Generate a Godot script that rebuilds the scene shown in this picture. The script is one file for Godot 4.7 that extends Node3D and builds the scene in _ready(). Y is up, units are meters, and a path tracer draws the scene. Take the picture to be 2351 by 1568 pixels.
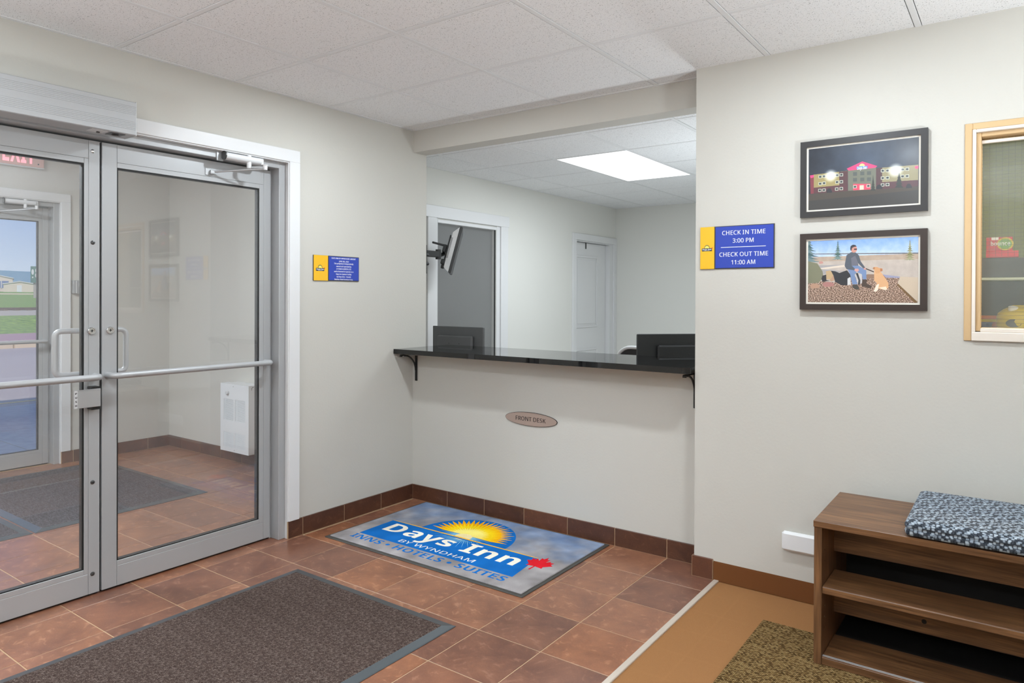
extends Node3D
# A small hotel lobby. x runs along the front desk, z towards the viewer, y up; the corner of door wall and desk wall is the origin.

const EYE := Vector3(3.336, 1.367, 3.470)
const CEIL := 2.488
const OFFICE_CEIL := 2.408
const EXPOSURE := 1.0
const DOWNLIGHT := 1.75   # each round lamp of the lobby
const TROFFER := 3.0      # the office's panel light
const VESTIBULE_FILL := 9.0    # added panel light between the doors, out of view
const FILL_UPLIGHT := 6.1      # added fill lamps, out of view, that wash the ceiling
const OFFICE_FILL := 1.8  # added fill lamp in the office, out of view
const COOL := Color(0.93, 0.97, 1.0)
const LAUNDRY := 1.6      # the unseen globe that lights the laundry room
var M := {}
var rng := RandomNumberGenerator.new()
var taken := {}


# ---------- mesh builder: faces are wound so that they look along the hinted normal ----------
class MB:
	var v := PackedVector3Array()
	var n := PackedVector3Array()
	var uv := PackedVector2Array()

	func map(p: Vector3, m: Vector3) -> Vector2:
		var a := m.abs()
		if a.y >= a.x and a.y >= a.z:
			return Vector2(p.x, p.z)
		if a.x >= a.z:
			return Vector2(p.z, -p.y)
		return Vector2(p.x, -p.y)

	func tri(a: Vector3, b: Vector3, c: Vector3, m: Vector3, uvs := [], ns := []) -> void:
		var p := [a, b, c]
		var order := [0, 1, 2]
		if (b - a).cross(c - a).dot(m) > 0.0:
			order = [0, 2, 1]
		for i in order:
			v.append(p[i])
			n.append(ns[i] if ns.size() else m)
			uv.append(uvs[i] if uvs.size() else map(p[i], m))

	func quad(a: Vector3, b: Vector3, c: Vector3, d: Vector3, m: Vector3, uvs := [], ns := []) -> void:
		if uvs.size():
			tri(a, b, c, m, [uvs[0], uvs[1], uvs[2]], [ns[0], ns[1], ns[2]] if ns.size() else [])
			tri(a, c, d, m, [uvs[0], uvs[2], uvs[3]], [ns[0], ns[2], ns[3]] if ns.size() else [])
		else:
			tri(a, b, c, m, [], [ns[0], ns[1], ns[2]] if ns.size() else [])
			tri(a, c, d, m, [], [ns[0], ns[2], ns[3]] if ns.size() else [])

	func box(lo: Vector3, hi: Vector3, ch := 0.0) -> MB:
		var c := (lo + hi) / 2.0
		var h := (hi - lo) / 2.0
		h = h.abs()
		ch = minf(ch, minf(h.x, minf(h.y, h.z)) * 0.9)
		for i in 3:
			var j := (i + 1) % 3
			var k := (i + 2) % 3
			for s: float in [-1.0, 1.0]:
				var m := Vector3.ZERO
				m[i] = s
				var q := []
				for e in [[-1, -1], [1, -1], [1, 1], [-1, 1]]:
					var p := c
					p[i] += s * h[i]
					p[j] += e[0] * (h[j] - ch)
					p[k] += e[1] * (h[k] - ch)
					q.append(p)
				quad(q[0], q[1], q[2], q[3], m)
				if ch > 0.0:
					for t: float in [-1.0, 1.0]:
						var m2 := m
						m2[j] = t
						m2 = m2.normalized()
						var r := []
						for w: float in [-1.0, 1.0]:
							var p1 := c
							p1[i] += s * h[i]
							p1[j] += t * (h[j] - ch)
							p1[k] += w * (h[k] - ch)
							var p2 := c
							p2[i] += s * (h[i] - ch)
							p2[j] += t * h[j]
							p2[k] += w * (h[k] - ch)
							r.append(p1)
							r.append(p2)
						quad(r[0], r[1], r[3], r[2], m2)
		if ch > 0.0:
			for sx: float in [-1.0, 1.0]:
				for sy: float in [-1.0, 1.0]:
					for sz: float in [-1.0, 1.0]:
						var sg := Vector3(sx, sy, sz)
						var o := c + sg * (h - Vector3.ONE * ch)
						tri(o + Vector3(sx * ch, 0, 0), o + Vector3(0, sy * ch, 0), o + Vector3(0, 0, sz * ch), sg.normalized())
		return self

	func tube(path: Array, r: float, seg := 12, caps := true, closed := false) -> MB:
		var rings := []
		var count := path.size()
		var side := Vector3.ZERO
		for i in count:
			var a: Vector3 = path[(i - 1 + count) % count] if (i > 0 or closed) else path[i]
			var b: Vector3 = path[(i + 1) % count] if (i < count - 1 or closed) else path[i]
			var d := (b - a).normalized()
			if side == Vector3.ZERO:
				side = d.cross(Vector3.UP if absf(d.y) < 0.9 else Vector3.RIGHT).normalized()
			side = (side - d * side.dot(d)).normalized()
			var up := d.cross(side)
			var ring := []
			for k in seg:
				var t := TAU * k / seg
				ring.append([path[i] + (side * cos(t) + up * sin(t)) * r, side * cos(t) + up * sin(t)])
			rings.append(ring)
		for i in (count if closed else count - 1):
			var j := (i + 1) % count
			for k in seg:
				var l := (k + 1) % seg
				var a = rings[i][k]
				var b = rings[i][l]
				var c = rings[j][l]
				var d = rings[j][k]
				quad(a[0], b[0], c[0], d[0], (a[1] + b[1]).normalized(), [Vector2(0, k), Vector2(0, k + 1), Vector2(1, k + 1), Vector2(1, k)], [a[1], b[1], c[1], d[1]])
		if caps and not closed:
			for e in [[0, 1], [count - 1, count - 2]]:
				var m: Vector3 = (path[e[0]] - path[e[1]]).normalized()
				for k in seg:
					tri(path[e[0]], rings[e[0]][k][0], rings[e[0]][(k + 1) % seg][0], m)
		return self

	# profile: [radius, height] pairs turned round an axis
	func lathe(profile: Array, at: Vector3, axis: Vector3, seg := 24) -> MB:
		var side := axis.cross(Vector3.UP if absf(axis.y) < 0.9 else Vector3.RIGHT).normalized()
		var up := axis.cross(side)
		for i in profile.size() - 1:
			var p: Array = profile[i]
			var q: Array = profile[i + 1]
			var sl := Vector2(q[1] - p[1], p[0] - q[0]).normalized()
			for k in seg:
				var pts := []
				var nn := []
				for t in [k, k + 1]:
					var d := side * cos(TAU * t / seg) + up * sin(TAU * t / seg)
					pts.append(at + d * p[0] + axis * p[1])
					pts.append(at + d * q[0] + axis * q[1])
					nn.append(d * sl.x + axis * sl.y)
				var m: Vector3 = (nn[0] + nn[1]).normalized()
				if p[0] < 1e-6:
					tri(pts[0], pts[1], pts[3], m, [], [nn[0], nn[0], nn[1]])
				elif q[0] < 1e-6:
					tri(pts[0], pts[1], pts[2], m, [], [nn[0], nn[0], nn[1]])
				else:
					quad(pts[0], pts[1], pts[3], pts[2], m, [], [nn[0], nn[0], nn[1], nn[1]])
		return self

	# an outline in the plane of u and w, pushed along u x w
	func prism(poly: PackedVector2Array, o: Vector3, u: Vector3, w: Vector3, depth: float, smooth := false) -> MB:
		var m := u.cross(w).normalized()
		var idx := Geometry2D.triangulate_polygon(poly)
		var back := m * depth
		for i in range(0, idx.size(), 3):
			var a := o + u * poly[idx[i]].x + w * poly[idx[i]].y
			var b := o + u * poly[idx[i + 1]].x + w * poly[idx[i + 1]].y
			var c := o + u * poly[idx[i + 2]].x + w * poly[idx[i + 2]].y
			tri(a + back, b + back, c + back, m * signf(depth))
			tri(a, b, c, -m * signf(depth))
		var area := 0.0
		var count := poly.size()
		for i in count:
			area += poly[i].cross(poly[(i + 1) % count])
		var sides := []
		for i in count:
			var d := (poly[(i + 1) % count] - poly[i]).normalized() * signf(area)
			sides.append((u * d.y - w * d.x).normalized())
		for i in count:
			var p := poly[i]
			var q := poly[(i + 1) % count]
			var a := o + u * p.x + w * p.y
			var b := o + u * q.x + w * q.y
			var na: Vector3 = (sides[i] + sides[(i - 1 + count) % count]).normalized() if smooth else sides[i]
			var nb: Vector3 = (sides[i] + sides[(i + 1) % count]).normalized() if smooth else sides[i]
			quad(a, b, b + back, a + back, sides[i], [], [na, nb, nb, na])
		return self

	func add(other: ArrayMesh, t: Transform3D) -> MB:
		var a := other.surface_get_arrays(0)
		for i in a[0].size():
			v.append(t * a[0][i])
			n.append((t.basis * a[1][i]).normalized())
			uv.append(a[4][i] if a[4] != null else Vector2.ZERO)
		return self

	func mesh() -> ArrayMesh:
		var a := []
		a.resize(Mesh.ARRAY_MAX)
		a[Mesh.ARRAY_VERTEX] = v
		a[Mesh.ARRAY_NORMAL] = n
		a[Mesh.ARRAY_TEX_UV] = uv
		var m := ArrayMesh.new()
		m.add_surface_from_arrays(Mesh.PRIMITIVE_TRIANGLES, a)
		return m


func bx(x0, y0, z0, x1, y1, z1, ch := 0.0) -> MB:
	return MB.new().box(Vector3(x0, y0, z0), Vector3(x1, y1, z1), ch)


func fillet(pts: Array, r: float, seg := 6) -> Array:
	var out := [pts[0]]
	for i in range(1, pts.size() - 1):
		var p: Vector3 = pts[i]
		var a: Vector3 = (pts[i - 1] - p)
		var b: Vector3 = (pts[i + 1] - p)
		var k := minf(r, minf(a.length(), b.length()) * 0.49)
		var s := p + a.normalized() * k
		var e := p + b.normalized() * k
		for t in seg + 1:
			var f := float(t) / seg
			out.append(s.lerp(p, f).lerp(p.lerp(e, f), f))
	out.append(pts[-1])
	return out


func rounded(w: float, h: float, r: float, seg := 5) -> PackedVector2Array:
	var out := PackedVector2Array()
	for q in [[1, 1, 0.0], [-1, 1, PI / 2], [-1, -1, PI], [1, -1, PI * 1.5]]:
		for t in seg + 1:
			var a: float = q[2] + PI / 2 * t / seg
			out.append(Vector2(q[0] * (w / 2 - r) + cos(a) * r, q[1] * (h / 2 - r) + sin(a) * r))
	return out


func ellipse(rx: float, ry: float, seg := 40) -> PackedVector2Array:
	var out := PackedVector2Array()
	for k in seg:
		out.append(Vector2(cos(TAU * k / seg) * rx, sin(TAU * k / seg) * ry))
	return out


# ---------- nodes ----------
func numbered(called: String) -> String:
	taken[called] = taken.get(called, -1) + 1
	return called if taken[called] == 0 else "%s_%03d" % [called, taken[called]]


func tag(o: Node3D, label: String, category: String, group := "") -> Node3D:
	o.set_meta("label", label)
	o.set_meta("category", category)
	if group:
		o.set_meta("group", group)
	return o


func thing(called: String, label: String, category: String, at := Vector3.ZERO, group := "") -> Node3D:
	var o := Node3D.new()
	o.name = numbered(called)
	o.position = at
	add_child(o)
	return tag(o, label, category, group)


func shape(called: String, mesh: Mesh, m: Material, parent: Node = null) -> MeshInstance3D:
	var o := MeshInstance3D.new()
	o.name = called if parent else numbered(called)
	o.mesh = mesh
	o.material_override = m
	o.cast_shadow = GeometryInstance3D.SHADOW_CASTING_SETTING_ON
	(parent if parent else self).add_child(o, true)
	return o


func part(parent: Node, called: String, mb: MB, m: Material) -> MeshInstance3D:
	return shape(called, mb.mesh(), m, parent)


func struct(called: String, mb: MB, m: Material, label := "") -> MeshInstance3D:
	var o := shape(called, mb.mesh(), m)
	o.set_meta("kind", "structure")
	o.set_meta("label", label if label else called.replace("_", " "))
	return o


func stuff(o: Node3D) -> Node3D:
	o.set_meta("kind", "stuff")
	return o


const FACE_Z := Basis(Vector3(1, 0, 0), Vector3(0, 1, 0), Vector3(0, 0, 1))
const FACE_X := Basis(Vector3(0, 0, -1), Vector3(0, 1, 0), Vector3(1, 0, 0))


# lettering: its cap-height box is fitted to w by h, the centre of it at p
func glyphs(text: String, bold: bool, depth: float) -> Array:
	var f := SystemFont.new()
	f.font_names = PackedStringArray(["Droid Sans"])
	f.font_weight = 700 if bold else 400
	var tm := TextMesh.new()
	tm.font = f
	tm.font_size = 48
	tm.pixel_size = 0.01
	tm.depth = depth
	tm.curve_step = 1.0
	tm.text = "H"
	var cap := tm.get_aabb()
	tm.text = text
	return [tm, tm.get_aabb(), cap]


func lettering(parent: Node, text: String, m: Material, p: Vector3, basis: Basis, w: float, h: float, bold := false, depth := 0.0012) -> MeshInstance3D:
	var g := glyphs(text, bold, 0.1)
	var box: AABB = g[1]
	var cap: AABB = g[2]
	var s := Vector3(w / box.size.x, h / cap.size.y, depth / 0.1)
	var t := Transform3D(basis, p) * Transform3D(Basis.from_scale(s), Vector3.ZERO) * Transform3D(Basis(), -Vector3(box.get_center().x, cap.get_center().y, 0))
	var a: Array = g[0].surface_get_arrays(0)
	var mb := MB.new()
	var idx: PackedInt32Array = a[Mesh.ARRAY_INDEX] if a[Mesh.ARRAY_INDEX] != null else PackedInt32Array(range(a[0].size()))
	var nb := t.basis.inverse().transposed()
	for i in idx:
		mb.v.append(t * a[0][i])
		mb.n.append((nb * a[1][i]).normalized())
		mb.uv.append(Vector2.ZERO)
	return part(parent, "lettering", mb, m)


# ---------- pictures computed pixel by pixel ----------
func fill_poly(im: Image, pts: Array, c: Color) -> void:
	var lo := im.get_height()
	var hi := 0
	for p in pts:
		lo = mini(lo, int(floor(p.y)))
		hi = maxi(hi, int(ceil(p.y)))
	for y in range(maxi(lo, 0), mini(hi + 1, im.get_height())):
		var xs := []
		var yy := y + 0.5
		for i in pts.size():
			var a: Vector2 = pts[i]
			var b: Vector2 = pts[(i + 1) % pts.size()]
			if (a.y <= yy) != (b.y <= yy):
				xs.append(a.x + (yy - a.y) / (b.y - a.y) * (b.x - a.x))
		xs.sort()
		for i in range(0, xs.size() - 1, 2):
			var x0 := maxi(int(round(xs[i])), 0)
			var x1 := mini(int(round(xs[i + 1])), im.get_width())
			if x1 > x0:
				im.fill_rect(Rect2i(x0, y, x1 - x0, 1), c)


func print_text(im: Image, text: String, c: Color, box: Rect2, bold := true) -> void:
	var g := glyphs(text, bold, 0.0)
	var bb: AABB = g[1]
	var cap: AABB = g[2]
	var a: Array = g[0].surface_get_arrays(0)
	var idx: PackedInt32Array = a[Mesh.ARRAY_INDEX] if a[Mesh.ARRAY_INDEX] != null else PackedInt32Array(range(a[0].size()))
	for i in range(0, idx.size(), 3):
		if a[1][idx[i]].z < 0.5:
			continue
		var t := []
		for k in 3:
			var p: Vector3 = a[0][idx[i + k]]
			t.append(Vector2(box.position.x + (p.x - bb.position.x) / bb.size.x * box.size.x, box.end.y - (p.y - cap.position.y) / cap.size.y * box.size.y))
		fill_poly(im, t, c)


func noise(freq: float, oct := 3, sd := 1, kind := FastNoiseLite.TYPE_SIMPLEX_SMOOTH) -> FastNoiseLite:
	var f := FastNoiseLite.new()
	f.noise_type = kind
	f.frequency = freq
	f.seed = sd
	f.fractal_octaves = oct
	return f


# noise that repeats at the edges of a w by h picture
func wrap_noise(f: FastNoiseLite, x: float, y: float, w: float, h: float) -> float:
	var tx := x / w
	var ty := y / h
	var bx_ := smoothstep(0.75, 1.0, tx)
	var by_ := smoothstep(0.75, 1.0, ty)
	var a := f.get_noise_2d(x, y)
	var r := a
	if bx_ > 0.0:
		r = lerpf(r, f.get_noise_2d(x - w, y), bx_)
	if by_ > 0.0:
		var r2 := f.get_noise_2d(x, y - h)
		if bx_ > 0.0:
			r2 = lerpf(r2, f.get_noise_2d(x - w, y - h), bx_)
		r = lerpf(r, r2, by_)
	return r


func paint(w: int, h: int, how: Callable) -> Image:
	var im := Image.create(w, h, false, Image.FORMAT_RGB8)
	for y in h:
		for x in w:
			im.set_pixel(x, y, how.call(x, y))
	return im


func tex(im: Image) -> ImageTexture:
	return ImageTexture.create_from_image(im)


func c8(r: float, g: float, b: float) -> Color:
	return Color(r / 255.0, g / 255.0, b / 255.0)


func mat(called: String, c: Color, rough := 0.6, metal := 0.0, spec := 0.5) -> StandardMaterial3D:
	var m := StandardMaterial3D.new()
	m.resource_name = called
	m.albedo_color = c
	m.roughness = rough
	m.metallic = metal
	m.metallic_specular = spec
	M[called] = m
	return m


func glow(called: String, c: Color, e: float) -> StandardMaterial3D:
	var m := mat(called, Color(0.9, 0.9, 0.9), 0.6)
	m.emission_enabled = true
	m.emission = c
	m.emission_energy_multiplier = e
	return m


func rough_normal(m: StandardMaterial3D, freq: float, strength: float, scale: float, sd := 3) -> void:
	var t := NoiseTexture2D.new()
	t.width = 512
	t.height = 512
	t.seamless = true
	t.as_normal_map = true
	t.bump_strength = strength
	t.noise = noise(freq, 3, sd)
	m.normal_enabled = true
	m.normal_texture = t
	m.uv1_triplanar = true
	m.uv1_world_triplanar = true
	m.uv1_scale = Vector3.ONE * scale


func sun_emblem(im: Image, k: float, band: Color, letters: Color, o: Vector2) -> void:
	# printed emblem of the mat: o is the mat's corner, k pixels a metre; all measures in metres on the mat
	var to := func(x: float, z: float) -> Vector2: return (Vector2(x, z) - o) * k
	var c := Vector2(0.795, 0.437)
	var arc := []
	for i in 61:
		var a := PI * i / 60.0
		arc.append(to.call(c.x + cos(a) * 0.305, c.y - sin(a) * 0.325))
	fill_poly(im, arc, band)
	fill_poly(im, [to.call(0.265, c.y), to.call(1.318, c.y), to.call(1.352, 0.713), to.call(0.268, 0.713)], band)
	var s := Vector2(0.795, 0.385)
	for i in 33:   # pale rays below the line
		var a := PI * (0.04 + 0.92 * i / 32.0)
		var r := 0.20 if i % 2 == 0 else 0.15
		var d := Vector2(cos(a), sin(a))
		var e := Vector2(-d.y, d.x)
		fill_poly(im, [to.call(s.x + e.x * 0.006, s.y + e.y * 0.006), to.call(s.x + d.x * r, s.y + d.y * r), to.call(s.x - e.x * 0.006, s.y - e.y * 0.006)], c8(120, 175, 205))
	for pass_i in 3:   # the sun: spikes of yellow, lighter towards the middle
		var col: Color = [c8(240, 165, 20), c8(250, 205, 30), c8(250, 225, 120)][pass_i]
		for i in 25:
			var a := PI * (1.0 + (i + 0.5) / 25.0)
			var d := Vector2(cos(a), sin(a))
			var e := Vector2(-d.y, d.x)
			var r: float = (0.275 if i % 2 == 0 else 0.262) * [1.0, 0.8, 0.5][pass_i]
			var wd: float = [0.017, 0.011, 0.007][pass_i]
			var b: float = r * 0.62
			fill_poly(im, [to.call(s.x, s.y), to.call(s.x + d.x * b + e.x * wd, s.y + d.y * b + e.y * wd), to.call(s.x + d.x * r, s.y + d.y * r), to.call(s.x + d.x * b - e.x * wd, s.y + d.y * b - e.y * wd)], col)
	var core := []
	for i in 24:
		core.append(to.call(s.x + cos(TAU * i / 24) * 0.055, s.y + 0.03 + sin(TAU * i / 24) * 0.048))
	fill_poly(im, core, c8(235, 215, 160))
	fill_poly(im, [to.call(0.265, 0.434), to.call(0.79, 0.428), to.call(1.318, 0.434), to.call(1.318, 0.441), to.call(0.79, 0.441), to.call(0.265, 0.439)], c8(235, 175, 40))
	fill_poly(im, [to.call(0.60, 0.441), to.call(1.0, 0.441), to.call(0.90, 0.455), to.call(0.70, 0.455)], band)
	print_text(im, "Days Inn", letters, Rect2(to.call(0.328, 0.470), Vector2(0.94, 0.127) * k))
	print_text(im, "BY WYNDHAM", c8(225, 225, 215), Rect2(to.call(0.548, 0.648), Vector2(0.53, 0.038) * k), false)
	print_text(im, "INNS • HOTELS • SUITES", band, Rect2(to.call(0.265, 0.728), Vector2(1.08, 0.056) * k))
	var lc := Vector2(1.362, 0.482)
	var leaf := [[0, -90], [10, -66], [24, -72], [20, -40], [38, -58], [43, -46], [62, -50], [56, -30], [74, -20], [40, 10], [46, 26], [6, 20], [4, 20], [5, 60], [-5, 60], [-4, 20], [-6, 20], [-46, 26], [-40, 10], [-74, -20], [-56, -30], [-62, -50], [-43, -46], [-38, -58], [-20, -40], [-24, -72], [-10, -66]]
	var lp := []
	for q in leaf:
		lp.append(to.call(lc.x + q[0] * 0.00105, lc.y + 0.03 + q[1] * 0.00125))
	fill_poly(im, lp, c8(205, 35, 45))


func logo_mat_picture() -> ImageTexture:
	var k := 1200.0
	var o := Vector2(0.165, 0.040)
	var base := noise(0.004, 3, 11)
	var fine := noise(0.35, 1, 12)
	var im := paint(int(1.33 * k), int(0.80 * k), func(x, y):
		var f: float = y / (0.80 * k)
		var g := base.get_noise_2d(x, y) * 0.10 + fine.get_noise_2d(x, y) * 0.10
		var c: Color = c8(118, 135, 165).lerp(c8(148, 143, 143), clampf(f * 1.7 + base.get_noise_2d(x + 900, y) * 0.5, 0, 1))
		return Color(c.r + g, c.g + g, c.b + g))
	sun_emblem(im, k, c8(28, 102, 176), c8(238, 230, 212), o)
	for y in im.get_height():      # pile: every fibre a little different
		for x in im.get_width():
			var c := im.get_pixel(x, y)
			var g := 1.0 + fine.get_noise_2d(x * 1.7 + 300, y * 1.7) * 0.22 + base.get_noise_2d(x, y + 700) * 0.08
			im.set_pixel(x, y, Color(c.r * g, c.g * g, c.b * g))
	return tex(im)


func night_picture() -> ImageTexture:
	# measured on the photograph of the framed print, then squared up
	var w := 1024
	var h := 640
	var to := func(x: float, y: float) -> Vector2:
		var u := (x - 125.0) / 1890.0
		var top := 400.0 - 210.0 * u
		var low := 1450.0 - 130.0 * u
		return Vector2(u * w, (y - top) / (low - top) * h)
	var sky := noise(0.006, 3, 21)
	var im := paint(w, h, func(x, y):
		var g := sky.get_noise_2d(x, y) * 0.03
		var d := 1.0 - clampf(Vector2(x - 560, (y - 180) * 1.3).length() / 520.0, 0, 1)  # paler upper middle: glare on the glass, put into the print
		var c: Color = c8(28, 36, 48).lerp(c8(62, 76, 96), d)
		return Color(c.r + g, c.g + g, c.b + g))
	var P := func(pts: Array, c: Color):
		var q := []
		for p in pts:
			q.append(to.call(p[0], p[1]))
		fill_poly(im, q, c)
	P.call([[100, 1180], [830, 1110], [2030, 1030], [2030, 1400], [100, 1500]], c8(52, 50, 48))
	P.call([[100, 1175], [830, 1110], [2030, 1030], [2030, 1090], [900, 1210], [100, 1290]], c8(66, 58, 50))
	P.call([[215, 835], [835, 765], [835, 1110], [220, 1162]], c8(150, 136, 88))
	P.call([[680, 785], [835, 767], [835, 1110], [690, 1120]], c8(78, 48, 52))
	P.call([[222, 1060], [835, 1000], [835, 1110], [222, 1162]], c8(82, 46, 52))
	P.call([[150, 855], [222, 845], [222, 1160], [165, 1168]], c8(120, 50, 60))
	P.call([[150, 850], [222, 840], [222, 880], [165, 895]], c8(235, 60, 120))
	P.call([[1320, 720], [2005, 665], [2005, 1030], [1320, 1090]], c8(140, 132, 100))
	P.call([[1320, 720], [1420, 712], [1420, 1080], [1320, 1090]], c8(74, 48, 52))
	P.call([[1320, 968], [2005, 925], [2005, 1030], [1320, 1090]], c8(78, 46, 52))
	P.call([[1950, 690], [2005, 684], [2005, 730], [1960, 735]], c8(235, 60, 110))
	P.call([[835, 735], [1320, 690], [1320, 1080], [840, 1110]], c8(104, 106, 92))
	P.call([[815, 730], [1085, 605], [1340, 685], [1300, 715], [850, 762]], c8(232, 58, 112))
	P.call([[930, 990], [1225, 990], [1225, 1085], [930, 1100]], c8(226, 66, 92))
	for q in [[340, 870], [412, 862], [645, 842], [720, 835], [340, 990], [412, 980], [645, 960], [720, 955], [335, 1105], [410, 1098], [640, 1080], [720, 1072], [1430, 765], [1510, 762], [1755, 745], [1830, 740], [1430, 890], [1510, 885], [1755, 862], [1830, 858], [1430, 1008], [1510, 1002], [960, 1040], [1190, 1025]]:
		P.call([[q[0] - 30, q[1] - 24], [q[0] + 30, q[1] - 27], [q[0] + 30, q[1] + 24], [q[0] - 30, q[1] + 27]], c8(196, 200, 184))
		P.call([[q[0] - 21, q[1] - 16], [q[0] + 21, q[1] - 18], [q[0] + 21, q[1] + 16], [q[0] - 21, q[1] + 18]], c8(52, 56, 58))
	for q in [[960, 820], [1085, 810], [1200, 805], [960, 920], [1085, 915], [1200, 910]]:
		P.call([[q[0] - 34, q[1] - 30], [q[0] + 34, q[1] - 33], [q[0] + 34, q[1] + 30], [q[0] - 34, q[1] + 33]], c8(78, 84, 80))
	P.call([[1040, 1015], [1112, 1010], [1112, 1088], [1040, 1092]], c8(240, 190, 170))
	var half := []
	for i in 21:
		half.append([1082 + cos(PI * i / 20) * 52, 692 - sin(PI * i / 20) * 50])
	P.call(half, c8(205, 200, 130))
	P.call([[985, 695], [1175, 680], [1175, 722], [985, 738]], c8(58, 118, 190))
	print_text(im, "Days Inn", c8(230, 240, 245), Rect2(to.call(1000, 696), to.call(1160, 718) - to.call(1000, 696) + Vector2(0, 9)))
	for q in [[505, 1115, 50], [1375, 1050, 52], [1860, 1035, 46]]:
		P.call([[q[0] - q[2], q[1] + 30], [q[0] - q[2], q[1] - 5], [q[0] - q[2] * 0.5, q[1] - 45], [q[0] + q[2] * 0.4, q[1] - 45], [q[0] + q[2], q[1]], [q[0] + q[2], q[1] + 28]], c8(34, 36, 42))
	for t in [[1700, 780, 1050, 70], [1270, 860, 1090, 40]]:
		for i in 5:
			var yy: float = t[1] + (t[2] - t[1]) * i / 5.0
			var ww: float = t[3] * (i + 1) / 5.0
			P.call([[t[0], yy - 30], [t[0] + ww, yy + 60], [t[0] - ww, yy + 60]], c8(40, 46, 42))
	for g in [[530, 850, 95], [1640, 760, 100]]:     # floodlights caught by the camera
		var p: Vector2 = to.call(g[0], g[1])
		var r: float = g[2] * w / 1890.0 * 1.5
		for y in range(maxi(0, int(p.y - r)), mini(h, int(p.y + r))):
			for x in range(maxi(0, int(p.x - r)), mini(w, int(p.x + r))):
				var f := pow(clampf(1.0 - Vector2(x, y).distance_to(p) / r, 0, 1), 1.3)
				im.set_pixel(x, y, im.get_pixel(x, y).lerp(c8(250, 250, 240), minf(1.0, f * 1.7)))
	return tex(im)


func fir(P: Callable, x: float, top: float, low: float, half: float, c: Color) -> void:
	P.call([[x - 5, top], [x + 5, top], [x + 8, low], [x - 8, low]], c.darkened(0.3))
	for i in 9:
		var f := (i + 1) / 9.0
		var y := lerpf(top, low, f)
		var ww := half * f * (1.0 if i % 2 == 0 else 0.82)
		var d := (low - top) / 9.0
		P.call([[x, y - d * 1.5], [x + ww * 0.5, y - d * 0.5], [x + ww, y - d * 0.1], [x + ww * 0.4, y - d * 0.05], [x, y - d * 0.25], [x - ww * 0.4, y - d * 0.05], [x - ww, y - d * 0.1], [x - ww * 0.5, y - d * 0.5]], c.lightened(0.12 * (i % 3)))


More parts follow.
